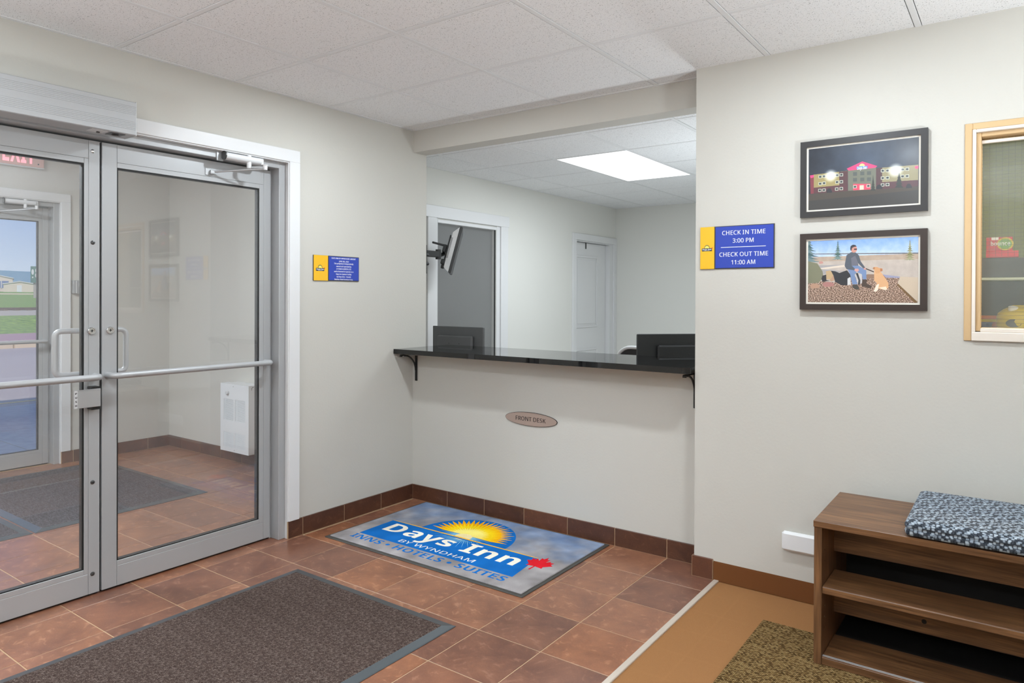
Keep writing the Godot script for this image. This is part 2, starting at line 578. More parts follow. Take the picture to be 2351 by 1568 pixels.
func day_picture() -> ImageTexture:
	var w := 1024
	var h := 640
	var to := func(x: float, y: float) -> Vector2:
		var u := (x - 120.0) / 1985.0
		var top := 262.0 - 85.0 * u
		return Vector2(u * w, (y - top) / (1360.0 - top) * h)
	var n1 := noise(0.01, 3, 31)
	var n2 := noise(0.22, 2, 32)
	var n3 := noise(0.07, 2, 33)
	var im := paint(w, h, func(x, y):
		var f: float = y / float(h)
		if f < 0.262 - x * 0.00001:
			return c8(128, 164, 222).lerp(c8(188, 206, 232), clampf(f / 0.26 + n1.get_noise_2d(x, y) * 0.3, 0, 1))
		var g := n1.get_noise_2d(x, y) * 0.04
		var c := c8(176, 156, 138)
		if f > 0.335:
			c = c8(186, 174, 164)
		return Color(c.r + g, c.g + g, c.b + g))
	var P := func(pts: Array, c: Color):
		var q := []
		for p in pts:
			q.append(to.call(p[0], p[1]))
		fill_poly(im, q, c)
	P.call([[120, 485], [2105, 458], [2105, 482], [120, 500]], c8(112, 112, 116))
	P.call([[120, 700], [820, 680], [300, 755], [820, 800], [120, 900]], c8(160, 156, 156))
	P.call([[310, 750], [820, 680], [820, 720], [420, 765]], c8(214, 200, 184))
	var mulch := [[100, 960], [620, 1000], [1240, 850], [1500, 852], [1800, 890], [1760, 1010], [2100, 1370], [100, 1370]]
	P.call(mulch, c8(138, 110, 92))
	P.call([[1500, 852], [1800, 890], [1790, 915], [1560, 912]], c8(150, 150, 176))
	P.call([[1800, 890], [2110, 905], [2110, 1340], [1765, 1015]], c8(196, 178, 156))
	P.call([[1765, 1015], [2100, 1345], [2060, 1370], [1745, 1040]], c8(112, 84, 50))
	for y in range(int(h * 0.62), h):
		for x in w:
			var c := im.get_pixel(x, y)
			if c.r < 0.6 and c.b < 0.4 and c.r > 0.5:
				var g := n3.get_noise_2d(x, y * 1.5) * 0.62 + n2.get_noise_2d(x, y) * 0.3
				im.set_pixel(x, y, Color(c.r + g, c.g + g, c.b + g))
	fir(P, 688, 262, 590, 118, c8(66, 96, 92))
	fir(P, 1965, 242, 595, 105, c8(122, 122, 78))
	fir(P, 140, 200, 640, 250, c8(62, 92, 96))
	P.call([[120, 620], [300, 660], [400, 800], [420, 900], [330, 1010], [120, 1020]], c8(120, 120, 96))
	for q in [[250, 1070, 110, 48, 178, 140, 116], [510, 1040, 125, 50, 170, 118, 112], [585, 930, 55, 60, 178, 142, 116], [370, 645, 48, 26, 190, 140, 130]]:
		var s := []
		for i in 10:
			var a := TAU * i / 10
			s.append([q[0] + cos(a) * q[2] * (0.9 + 0.15 * sin(i * 2.3)), q[1] + sin(a) * q[3] * (0.9 + 0.15 * cos(i * 1.7))])
		P.call(s, c8(q[4], q[5], q[6]))
	P.call([[465, 800], [545, 785], [615, 850], [560, 940], [475, 950]], c8(186, 158, 118))
	P.call([[400, 880], [470, 860], [475, 960], [540, 970], [400, 990], [380, 940]], c8(40, 40, 44))
	P.call([[560, 790], [640, 800], [720, 830], [860, 780], [940, 880], [870, 1050], [760, 1050], [640, 990], [610, 880]], c8(38, 40, 46))
	P.call([[870, 930], [920, 900], [935, 1040], [870, 1050]], c8(205, 205, 205))
	P.call([[1010, 860], [1130, 840], [1140, 1010], [1060, 1040]], c8(190, 186, 186))
	P.call([[1020, 830], [1060, 830], [1105, 960], [1100, 1040], [1060, 1040], [1070, 960]], c8(50, 50, 56))
	# the seated man: trousers, boots, jumper, head, hands
	P.call([[870, 760], [960, 690], [1060, 690], [1210, 780], [1215, 940], [1150, 945], [1130, 850], [1040, 810], [1000, 860], [1055, 1030], [960, 1035], [920, 860]], c8(112, 134, 172))
	P.call([[1140, 945], [1215, 940], [1220, 1020], [1310, 1060], [1300, 1105], [1130, 1070]], c8(72, 58, 50))
	P.call([[965, 1040], [1050, 1035], [1085, 1110], [1070, 1128], [1000, 1115], [965, 1090]], c8(64, 62, 58))
	P.call([[850, 510], [930, 455], [1020, 460], [1075, 510], [1110, 620], [1190, 730], [1160, 750], [1060, 650], [1065, 695], [950, 700], [1010, 755], [990, 780], [850, 760], [815, 700]], c8(80, 86, 96))
	P.call([[935, 560], [1010, 520], [1060, 640], [1050, 695], [945, 700]], c8(104, 104, 116))
	P.call([[1000, 755], [1065, 750], [1080, 785], [1040, 812], [1000, 790]], c8(206, 150, 140))
	P.call([[1165, 735], [1215, 745], [1200, 772], [1165, 765]], c8(206, 150, 140))
	P.call([[925, 400], [950, 360], [1030, 350], [1045, 400], [1030, 445], [990, 465], [945, 455]], c8(196, 140, 126))
	P.call([[917, 390], [925, 345], [965, 320], [1010, 325], [1035, 352], [985, 362], [950, 380], [940, 425], [925, 430]], c8(52, 52, 58))
	P.call([[985, 390], [1040, 388], [1038, 412], [990, 415]], c8(70, 50, 50))
	P.call([[1205, 742], [1350, 800], [1345, 818], [1200, 758]], c8(56, 40, 36))
	# the dog, sitting
	P.call([[1350, 800], [1470, 810], [1520, 880], [1600, 1000], [1605, 1080], [1570, 1130], [1430, 1110], [1395, 1165], [1340, 1160], [1400, 1010], [1350, 960]], c8(214, 166, 122))
	P.call([[1320, 745], [1345, 720], [1400, 718], [1450, 740], [1495, 745], [1500, 785], [1465, 800], [1440, 830], [1385, 835], [1360, 800], [1345, 760]], c8(208, 156, 110))
	P.call([[1320, 745], [1345, 722], [1370, 735], [1350, 765]], c8(170, 116, 76))
	P.call([[1455, 745], [1497, 748], [1495, 795], [1460, 800]], c8(178, 118, 80))
	P.call([[1395, 1040], [1440, 1020], [1420, 1130], [1390, 1165], [1340, 1158]], c8(232, 218, 200))
	P.call([[1430, 1090], [1560, 1068], [1580, 1120], [1540, 1135]], c8(232, 212, 188))
	for y in h:
		for x in w:
			var c := im.get_pixel(x, y)
			var g := n2.get_noise_2d(x + 500, y) * 0.07
			im.set_pixel(x, y, Color(c.r + g, c.g + g, c.b + g))
	return tex(im)


func cushion_picture() -> ImageTexture:
	var w := 512
	var base := noise(0.02, 3, 41)
	var im := paint(w, w, func(x, y):
		var g := wrap_noise(base, x, y, w, w) * 0.10
		return Color(0.25 + g, 0.27 + g, 0.30 + g))
	var r := RandomNumberGenerator.new()
	r.seed = 5
	for i in 221:
		var cy := floorf(i / 13.0) * 30.1 + r.randf_range(-9, 9)
		var cx := float(i % 13) * 39.4 + fposmod(floorf(i / 13.0) * 17.3, 39.4) + r.randf_range(-13, 13)
		var hw := r.randf_range(11, 19)
		var hh := r.randf_range(11, 16)
		var light: Color = c8(150, 166, 182).lerp(c8(205, 218, 228), r.randf())
		var outline := i % 4 == 0
		for y in range(int(cy - hh) - 3, int(cy + hh) + 4):
			for x in range(int(cx - hw) - 3, int(cx + hw) + 4):
				var d := pow(pow(absf(x - cx) / hw, 4.0) + pow(absf(y - cy) / hh, 4.0), 0.25)
				var px := posmod(x, w)
				var py := posmod(y, w)
				if outline:
					if d > 0.84 and d < 1.08:
						im.set_pixel(px, py, c8(22, 28, 38))
				elif d < 1.0:
					im.set_pixel(px, py, im.get_pixel(px, py).lerp(light, 0.85 * (1.0 - 0.3 * d)))
	return tex(im)


func tile_picture() -> ImageTexture:
	var w := 1024
	var a := noise(0.0035, 4, 51)
	var b := noise(0.016, 5, 52)
	var d := noise(0.09, 2, 53)
	return tex(paint(w, w, func(x, y):
		var u := wrap_noise(a, x, y, w, w)
		var v := wrap_noise(b, x + u * 90.0, y + u * 60.0, w, w)
		var t := clampf(0.5 + u * 0.40 + v * 0.22, 0, 1)
		var c: Color = c8(112, 74, 58).lerp(c8(164, 112, 82), t)
		c = c.lerp(c8(178, 132, 104), clampf((v - 0.28) * 2.2, 0, 0.55))
		var g := d.get_noise_2d(x, y) * 0.018
		return Color(c.r + g, c.g + g, c.b + g)))


func ceiling_picture() -> ImageTexture:
	var w := 1024
	var base := noise(0.05, 2, 61)
	var im := paint(w, w, func(x, y):
		var g := base.get_noise_2d(x, y) * 0.012
		return Color(0.925 + g, 0.925 + g, 0.925 + g))
	var r := RandomNumberGenerator.new()
	r.seed = 6
	for i in 4300:
		var x := r.randi_range(0, w - 6)
		var y := r.randi_range(0, w - 6)
		var big := r.randf() < 0.25
		var c: Color = c8(84, 83, 81) if big else c8(150, 149, 147)
		im.fill_rect(Rect2i(x, y, r.randi_range(2, 5 if big else 3), r.randi_range(2, 4 if big else 3)), c)
	return tex(im)


# ribbed entrance mat: ribs along v, each made of short tufts of two yarns
func rib_pictures(dark: Color, light: Color) -> Array:
	var w := 512
	var r := RandomNumberGenerator.new()
	r.seed = 7
	var ribs := 32
	var tufts := 64
	var tone := []
	for i in ribs * tufts:
		tone.append(r.randf())
	var hm := Image.create(w, w, false, Image.FORMAT_RGB8)
	var im := paint(w, w, func(x, y):
		var rib := int(x * ribs / w)
		var fx := fposmod(x * ribs / float(w), 1.0)
		var yy := fposmod(y * tufts / float(w) + (0.5 if rib % 2 else 0.0) + fx * 0.6, tufts)
		var fy := fposmod(yy, 1.0)
		var t: float = tone[rib * tufts + int(yy) % tufts]
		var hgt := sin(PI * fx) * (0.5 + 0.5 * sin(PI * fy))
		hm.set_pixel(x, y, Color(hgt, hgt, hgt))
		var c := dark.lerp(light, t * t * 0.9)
		return c * (0.45 + 0.55 * hgt))  # grooves between tufts darkened: shade put into the colour
	return [tex(im), tex(hm)]


func jute_pictures() -> Array:
	var w := 512
	var r := RandomNumberGenerator.new()
	r.seed = 8
	var nx := 20
	var ny := 32
	var tone := []
	for i in nx * ny:
		tone.append(r.randf())
	var fib := noise(0.12, 2, 81)
	var hm := Image.create(w, w, false, Image.FORMAT_RGB8)
	var im := paint(w, w, func(x, y):
		var row := int(y * ny / w)
		var fy := fposmod(y * ny / float(w), 1.0)
		var xx := fposmod(x * nx / float(w) + row * 0.5, nx)
		var fx := fposmod(xx, 1.0)
		var t: float = tone[row * nx + int(xx) % nx]
		var hgt := sqrt(maxf(0.0, sin(PI * fx) * sin(PI * fy)))
		hm.set_pixel(x, y, Color(hgt, hgt, hgt))
		var dark: bool = tone[(row * nx + int(xx) % nx + 7) % (nx * ny)] < 0.32
		var c: Color = c8(112, 86, 54).lerp(c8(150, 116, 72), t) if dark else c8(170, 134, 84).lerp(c8(214, 180, 124), t)
		var g := fib.get_noise_2d(x * 0.4, y * 2.0) * 0.12
		c = Color(c.r + g, c.g + g, c.b + g)
		return c * (0.35 + 0.65 * hgt))  # gaps of the weave carry shade in their colour
	return [tex(im), tex(hm)]


func wood_picture() -> ImageTexture:
	var a := noise(0.01, 4, 91)
	var b := noise(0.05, 3, 92)
	return tex(paint(1024, 512, func(x, y):
		var u := wrap_noise(a, x * 0.22, y * 2.6, 1024 * 0.22, 512 * 2.6)
		var v := wrap_noise(b, x * 0.12, y * 3.2, 1024 * 0.12, 512 * 3.2)
		var t := clampf(0.52 + u * 0.42 + v * 0.34, 0, 1)
		var c: Color = c8(66, 42, 26).lerp(c8(148, 106, 70), t)
		return c))


func two_tone(freq: float, oct: int, c0: Color, c1: Color, size := 512, sd := 4) -> NoiseTexture2D:
	var t := NoiseTexture2D.new()
	t.width = size
	t.height = size
	t.seamless = true
	t.noise = noise(freq, oct, sd)
	var g := Gradient.new()
	g.set_color(0, c0)
	g.set_color(1, c1)
	t.color_ramp = g
	return t


func materials() -> void:
	var m := mat("wall_paint", c8(199, 196, 188), 0.7, 0.0, 0.35)
	rough_normal(m, 0.05, 0.25, 2.2)
	m = mat("office_paint", c8(222, 221, 215), 0.75, 0.0, 0.3)
	mat("trim_paint", c8(221, 221, 221), 0.4)
	mat("white_enamel", c8(226, 227, 228), 0.4)
	mat("aluminium", c8(176, 177, 178), 0.38, 0.25)
	m = mat("brushed", c8(186, 187, 188), 0.34, 0.55)
	mat("bright_metal", c8(205, 205, 205), 0.2, 0.9)
	mat("dark_metal", c8(92, 92, 92), 0.35, 0.8)
	mat("black_rubber", c8(20, 20, 20), 0.6)
	mat("black_iron", c8(24, 24, 23), 0.45)
	mat("black_plastic", c8(38, 38, 38), 0.38)
	mat("monitor_silver", c8(232, 232, 232), 0.35)
	mat("gap_shade", c8(70, 70, 70), 0.9)  # dark slab colour stands in for shade in the ceiling gaps
	mat("charcoal_plastic", c8(84, 84, 84), 0.4)
	mat("grey_plastic", c8(150, 150, 150), 0.45)
	mat("light_plastic", c8(205, 205, 205), 0.4)
	m = mat("ceiling_tile", Color.WHITE, 0.9, 0.0, 0.2)
	m.albedo_texture = tex_cache("ceiling")
	m.uv1_scale = Vector3(1.64, 1.64, 1)
	mat("grid_paint", c8(226, 226, 226), 0.6)
	mat("bounce_pale", c8(215, 215, 214), 0.6)  # pale so that the unseen office floor bounces light upwards
	mat("plaster", c8(225, 225, 223), 0.9)
	# floor
	var tp := tex_cache("tile")
	for i in 4:
		m = mat("floor_tile_%d" % i, [Color(1, 1, 1), Color(0.93, 0.92, 0.94), Color(1.0, 0.97, 0.93), Color(0.86, 0.86, 0.9)][i], 0.30, 0.0, 0.5)
		m.albedo_texture = tp
		m.uv1_scale = Vector3(1.15, 1.15, 1)
		m.roughness_texture = null
	for i in 2:
		m = mat("base_tile_%d" % i, [Color(0.62, 0.58, 0.56), Color(0.72, 0.66, 0.62)][i], 0.45)
		m.albedo_texture = tp
		m.uv1_scale = Vector3(1.15, 1.15, 1)
	mat("grout", c8(180, 150, 118), 0.9)
	m = mat("carpet", Color.WHITE, 0.95, 0.0, 0.1)
	m.albedo_texture = two_tone(0.5, 2, c8(116, 78, 46), c8(196, 146, 100), 512, 14)
	rough_normal(m, 0.3, 3.0, 5.0, 15)
	m = mat("carpet_base", Color.WHITE, 0.95, 0.0, 0.1)
	m.albedo_texture = two_tone(0.4, 2, c8(84, 50, 28), c8(152, 102, 64), 512, 16)
	rough_normal(m, 0.3, 3.0, 5.0, 15)
	mat("metal_strip", c8(206, 194, 180), 0.4, 0.3)
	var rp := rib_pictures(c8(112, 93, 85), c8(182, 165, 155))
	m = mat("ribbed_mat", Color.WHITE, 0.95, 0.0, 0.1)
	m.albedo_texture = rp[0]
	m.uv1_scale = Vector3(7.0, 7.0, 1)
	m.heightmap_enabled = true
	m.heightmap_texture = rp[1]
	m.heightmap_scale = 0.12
	m.detail_enabled = true
	m.detail_blend_mode = BaseMaterial3D.BLEND_MODE_MUL
	m.detail_albedo = two_tone(0.012, 4, Color(0.72, 0.70, 0.70), Color(1, 1, 1), 512, 17)
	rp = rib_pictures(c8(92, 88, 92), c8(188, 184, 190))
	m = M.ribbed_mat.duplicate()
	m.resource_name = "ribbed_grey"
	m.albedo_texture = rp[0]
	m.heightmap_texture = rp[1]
	M["ribbed_grey"] = m
	m = mat("logo_pile", Color.WHITE, 0.97, 0.0, 0.1)
	m.albedo_texture = tex_cache("logo")
	m.uv1_scale = Vector3(1.0 / 1.33, 1.0 / 0.80, 1)
	m.uv1_offset = Vector3(-0.165 / 1.33, -0.04 / 0.80, 0)
	mat("mat_edge", c8(66, 64, 60), 0.55)
	mat("mat_edge_blue", c8(70, 75, 78), 0.35)
	# desk
	m = mat("granite", Color.WHITE, 0.02, 0.0, 0.55)
	m.albedo_texture = two_tone(0.6, 2, c8(4, 4, 4), c8(34, 34, 34), 512, 18)
	m.uv1_triplanar = true
	m.uv1_scale = Vector3.ONE * 3.0
	mat("underlay", c8(196, 190, 178), 0.6)
	# wood
	m = mat("walnut", Color.WHITE, 0.36, 0.0, 0.5)
	m.albedo_texture = tex_cache("wood")
	m.uv1_scale = Vector3(0.9, 2.2, 1)
	m = mat("walnut_upright", Color.WHITE, 0.36, 0.0, 0.5)
	m.albedo_texture = tex_cache("wood")
	m.uv1_scale = Vector3(0.9, 2.2, 1)
	mat("cavity_shade", c8(20, 14, 11), 0.7)  # near black stands in for the shade inside the bookcase
	m = mat("cushion_cloth", Color.WHITE, 0.85, 0.0, 0.2)
	m.albedo_texture = tex_cache("cushion")
	m.uv1_scale = Vector3(6.2, 6.2, 1)
	m.rim_enabled = true
	m.rim = 0.2
	var jp := jute_pictures()
	m = mat("jute", Color.WHITE, 0.95, 0.0, 0.1)
	m.albedo_texture = jp[0]
	m.uv1_scale = Vector3(6.0, 6.0, 1)
	m.heightmap_enabled = true
	m.heightmap_texture = jp[1]
	m.heightmap_scale = 0.5
	# glass
	m = mat("door_glass", Color(1, 1, 1, 0.04), 0.0)
	m.transparency = BaseMaterial3D.TRANSPARENCY_ALPHA
	m = mat("clear_glass", Color(0.95, 1.0, 0.97, 0.05), 0.02)
	m.transparency = BaseMaterial3D.TRANSPARENCY_ALPHA
	# signs and pictures
	mat("sign_blue", c8(34, 62, 168), 0.35)
	mat("sign_yellow", c8(240, 184, 20), 0.35)
	mat("sign_edge", c8(58, 56, 56), 0.4)
	mat("sign_white", c8(240, 240, 244), 0.5)
	mat("sign_navy", c8(26, 40, 62), 0.4)
	mat("sign_red", c8(200, 30, 36), 0.4)
	mat("sun_yellow", c8(240, 224, 96), 0.4)
	mat("bronze_plate", c8(178, 158, 146), 0.36, 0.35)
	mat("ink", c8(30, 24, 26), 0.5)
	mat("frame_black", c8(44, 42, 42), 0.35)
	mat("frame_brown", c8(50, 38, 32), 0.4)
	mat("mount_card", c8(232, 226, 214), 0.7)
	for q in [["night_print", "night", 2.562, 1.752, 0.446, 0.286], ["day_print", "day", 2.562, 1.341, 0.446, 0.288]]:
		m = mat(q[0], Color.WHITE, 0.3, 0.0, 0.5)
		m.albedo_texture = tex_cache(q[1])
		m.uv1_scale = Vector3(1, 1, 1)
		m.clearcoat_enabled = true
		m.clearcoat = 0.45
		m.clearcoat_roughness = 0.16
	m = mat("exit_panel", c8(226, 186, 178), 0.35)
	m = glow("exit_letters", c8(255, 92, 125), 0.9)
	glow("lamp_glow", Color(1, 1, 0.98), 2.5)
	glow("panel_glow", Color(1, 1, 1), 1.6)
	# laundry
	mat("cream_frame", c8(204, 172, 128), 0.5)
	mat("sash_white", c8(228, 218, 206), 0.45)
	m = mat("green_wall", c8(112, 128, 72), 0.6)
	mat("machine_dark", c8(70, 66, 58), 0.5)
	mat("shelf_pale", c8(206, 214, 190), 0.5)
	mat("box_red", c8(206, 52, 60), 0.45)
	mat("box_crimson", c8(214, 40, 50), 0.45)
	mat("box_orange", c8(206, 110, 48), 0.5)
	mat("bag_yellow", c8(206, 180, 30), 0.35)
	mat("tub_blue", c8(20, 62, 120), 0.4)
	mat("cap_white", c8(236, 236, 228), 0.3)
	mat("swirl_green", c8(120, 166, 60), 0.4)
	mat("wire", c8(72, 74, 62), 0.4, 0.6)
	mat("backing_grey", c8(98, 98, 98), 0.7)  # for the added sheet that darkens the office pane
	# outside
	m = mat("asphalt", Color.WHITE, 0.9)
	m.albedo_texture = two_tone(0.3, 4, c8(140, 132, 136), c8(184, 174, 176), 512, 19)
	m.uv1_scale = Vector3(0.35, 0.35, 1)
	m = mat("concrete", Color.WHITE, 0.9)
	m.albedo_texture = two_tone(0.05, 4, c8(160, 166, 176), c8(188, 192, 198), 512, 20)
	m.uv1_scale = Vector3(0.3, 0.3, 1)
	m = mat("curb_concrete", c8(226, 204, 176), 0.9)
	m = mat("paver_red", c8(160, 124, 136), 0.9)
	m = mat("line_paint", c8(242, 196, 130), 0.8)
	m = mat("grass", Color.WHITE, 0.95)
	m.albedo_texture = two_tone(0.03, 5, c8(58, 100, 26), c8(158, 186, 74), 512, 22)
	m.uv1_scale = Vector3(0.08, 0.3, 1)
	m = mat("ballast", Color.WHITE, 0.95)
	m.albedo_texture = two_tone(0.2, 4, c8(120, 116, 116), c8(196, 190, 186), 512, 23)
	m.uv1_scale = Vector3(0.3, 0.3, 1)
	mat("rail_steel", c8(92, 76, 74), 0.6, 0.3)
	mat("sleeper", c8(110, 92, 84), 0.9)
	mat("shed_beige", c8(232, 214, 198), 0.85)
	mat("shed_blue", c8(96, 124, 176), 0.8)
	mat("shed_roof", c8(222, 216, 216), 0.8)
	mat("shed_door", c8(236, 234, 238), 0.8)
	m = mat("hill_haze", c8(92, 134, 156), 1.0)
	mat("sign_green", c8(60, 122, 118), 0.6)
	mat("post_grey", c8(180, 170, 168), 0.8)
	mat("facade", c8(176, 160, 132), 0.9)


var pictures := {}
func tex_cache(n: String) -> ImageTexture:
	if not pictures.has(n):
		match n:
			"ceiling": pictures[n] = ceiling_picture()
			"tile": pictures[n] = tile_picture()
			"logo": pictures[n] = logo_mat_picture()
			"wood": pictures[n] = wood_picture()
			"cushion": pictures[n] = cushion_picture()
			"night": pictures[n] = night_picture()
			"day": pictures[n] = day_picture()
	return pictures[n]


# ---------- light, camera, sky ----------
func lamp(at: Vector3, size: Vector2, e: float, c := Color(1, 1, 1), turn := Vector3(-PI / 2, 0, 0)) -> void:
	var l := AreaLight3D.new()
	l.name = numbered("lamp_light")
	l.area_size = size
	l.area_normalize_energy = true
	l.light_energy = e
	l.light_color = c
	l.area_range = 14.0
	l.area_attenuation = 2.0
	l.shadow_enabled = true
	l.position = at
	l.rotation = turn
	add_child(l)


func stage() -> void:
	var cam := Camera3D.new()
	cam.name = "camera"
	var right := Vector3(0.8106977, 0.0035833, -0.5854540)
	var up := Vector3(-0.0056290, 0.9999828, -0.0016741)
	var back := Vector3(0.5854379, 0.0046527, 0.8107039)
	cam.transform = Transform3D(Basis(right, up, back).orthonormalized(), EYE)
	cam.projection = Camera3D.PROJECTION_FRUSTUM
	cam.near = 0.05
	cam.far = 6000.0
	var f := 1611.41
	cam.size = 0.05 * 1568.0 / f
	cam.frustum_offset = Vector2(0.0, -(784.0 - 689.6) / f * 0.05)
	add_child(cam)
	cam.current = true

	var sky := ProceduralSkyMaterial.new()
	sky.sky_top_color = c8(84, 140, 214)
	sky.sky_horizon_color = c8(206, 222, 238)
	sky.sky_curve = 0.07
	sky.ground_bottom_color = c8(120, 120, 112)
	sky.ground_horizon_color = c8(150, 156, 150)
	sky.sun_angle_max = 1.0
	var e := Environment.new()
	e.background_mode = Environment.BG_SKY
	e.sky = Sky.new()
	e.sky.sky_material = sky
	e.background_energy_multiplier = 1.0
	e.tonemap_mode = Environment.TONE_MAPPER_LINEAR
	e.tonemap_exposure = EXPOSURE
	e.sdfgi_enabled = true
	e.ssao_enabled = true
	e.ssil_enabled = true
	var w := WorldEnvironment.new()
	w.name = "world"
	w.environment = e
	add_child(w)

	var sun := DirectionalLight3D.new()
	sun.name = "sun"
	sun.light_energy = 0.95
	sun.light_color = Color(1, 0.96, 0.9)
	sun.light_angular_distance = 0.5
	sun.shadow_enabled = true
	sun.look_at_from_position(Vector3.ZERO, Vector3(-0.62, -1.05, -0.22))
	add_child(sun)




# ---------- the setting ----------
func walls() -> void:
	var wp: Material = M.wall_paint
	# door wall: opening z 1.0 .. 2.926, up to 2.123
	var b := MB.new()
	b.box(Vector3(-0.15, 0, -0.131), Vector3(0, CEIL + 0.15, 1.0))
	b.box(Vector3(-0.15, 2.123, 1.0), Vector3(0, CEIL + 0.15, 2.926))
	b.box(Vector3(-0.15, 0, 2.926), Vector3(0, CEIL + 0.15, 7.0))
	struct("wall_left", b, wp, "cream wall with the glazed double door")
	b = MB.new()
	b.box(Vector3(0, 0, -0.131), Vector3(2.045, 0.984, 0))
	b.box(Vector3(0, 2.345, -0.125), Vector3(2.045, CEIL + 0.15, 0))
	struct("wall_front", b, wp, "low cream wall under the counter and the beam above it")
	# right wall: window opening x 3.158 .. 4.0, y 1.2 .. 2.062
	b = MB.new()
	b.box(Vector3(2.045, 0, -0.131), Vector3(3.158, CEIL + 0.15, 0.14))
	b.box(Vector3(3.158, 0, -0.0), Vector3(4.0, 1.2, 0.14))
	b.box(Vector3(3.158, 2.062, -0.0), Vector3(4.0, CEIL + 0.15, 0.14))
	b.box(Vector3(4.0, 0, -0.131), Vector3(5.7, CEIL + 0.15, 0.14))
	struct("wall_right", b, wp, "cream wall with framed pictures and the laundry window")
	struct("wall_side", bx(5.6, 0, 0.14, 5.75, CEIL + 0.15, 7.0), wp)
	struct("wall_rear", bx(-0.15, 0, 6.9, 5.75, CEIL + 0.15, 7.05), wp)
	# office behind the desk
	var op: Material = M.office_paint
	b = MB.new()
	b.box(Vector3(-0.66, 0, -3.95), Vector3(-0.516, 2.75, -3.872))
	b.box(Vector3(-0.66, 1.985, -3.872), Vector3(-0.516, 2.75, -3.0))
	b.box(Vector3(-0.66, 0, -3.0), Vector3(-0.516, 2.75, -1.61))
	b.box(Vector3(-0.66, 2.0, -1.61), Vector3(-0.516, 2.75, -0.79))
	b.box(Vector3(-0.66, 0, -1.61), Vector3(-0.516, 0.6, -0.79))
	b.box(Vector3(-0.66, 0, -0.79), Vector3(-0.516, 2.75, -0.131))
	struct("wall_office_left", b, op, "pale office wall with a window and a white door")
	struct("wall_office_back", bx(-0.66, 0, -4.08, 2.75, 2.75, -3.94), op)
	struct("wall_office_right", bx(2.62, 0, -3.94, 2.75, 2.75, -0.131), op)
	struct("wall_office_front", bx(-0.66, 0, -0.131, -0.15, 2.75, 0.0), op)
	# entrance lobby between the two pairs of doors
	struct("wall_vestibule_right", bx(-3.165, 0, -0.03, -0.15, 2.75, 0.10), wp)
	struct("wall_vestibule_left", bx(-3.165, 0, 3.9, -0.15, 2.75, 4.05), wp)
	b = MB.new()
	b.box(Vector3(-3.165, 0, 0.10), Vector3(-2.965, 2.75, 0.988))
	b.box(Vector3(-3.165, 2.123, 0.988), Vector3(-2.965, 2.75, 2.914))
	b.box(Vector3(-3.165, 0, 2.914), Vector3(-2.965, 2.75, 3.9))
	struct("wall_exterior", b, wp, "cream wall with the outer glazed door")
	b = MB.new()
	b.box(Vector3(-3.30, 2.75, -9.0), Vector3(-3.165, 7.6, 14.0))
	b.box(Vector3(-3.30, 0, -9.0), Vector3(-3.165, 2.75, 0.1))
	b.box(Vector3(-3.30, 0, 3.9), Vector3(-3.165, 2.75, 14.0))
	struct("unseen_wall_facade", b, M.facade, "unseen upper front of the building that shades the apron")  # out of view; its height sets the shade on the apron
	struct("roof", bx(-3.165, 2.75, -9.0, 9.0, 2.95, 14.0), M.facade)  # unseen slab that keeps sun from leaking into the rooms
	# laundry room behind the window
	b = MB.new()
	b.box(Vector3(2.75, 0, -1.75), Vector3(4.9, 2.75, -1.62))
	b.box(Vector3(4.8, 0, -1.62), Vector3(4.9, 2.75, -0.131))
	struct("wall_laundry", b, M.green_wall)
	struct("ceiling_laundry", bx(2.75, 2.5, -1.62, 4.8, 2.6, -0.131), M.plaster)
	struct("floor_laundry", bx(2.75, -0.1, -1.62, 4.8, 0, -0.131), M.concrete)


func tile_meshes(w: float, d: float, h: float, flat: bool) -> Array:
	# a few tiles cut from different places of the same stone picture
	var out := []
	for i in 6:
		var b := MB.new()
		b.box(Vector3(-w / 2, -h, -d / 2), Vector3(w / 2, 0, d / 2), 0.0012)
		var o := Vector2(rng.randf(), rng.randf()) * 3.0
		var turn := i % 4
		for k in b.uv.size():
			var q := b.uv[k]
			for t in turn:
				q = Vector2(-q.y, q.x)
			b.uv[k] = q + o
		out.append(b.mesh())
	return out


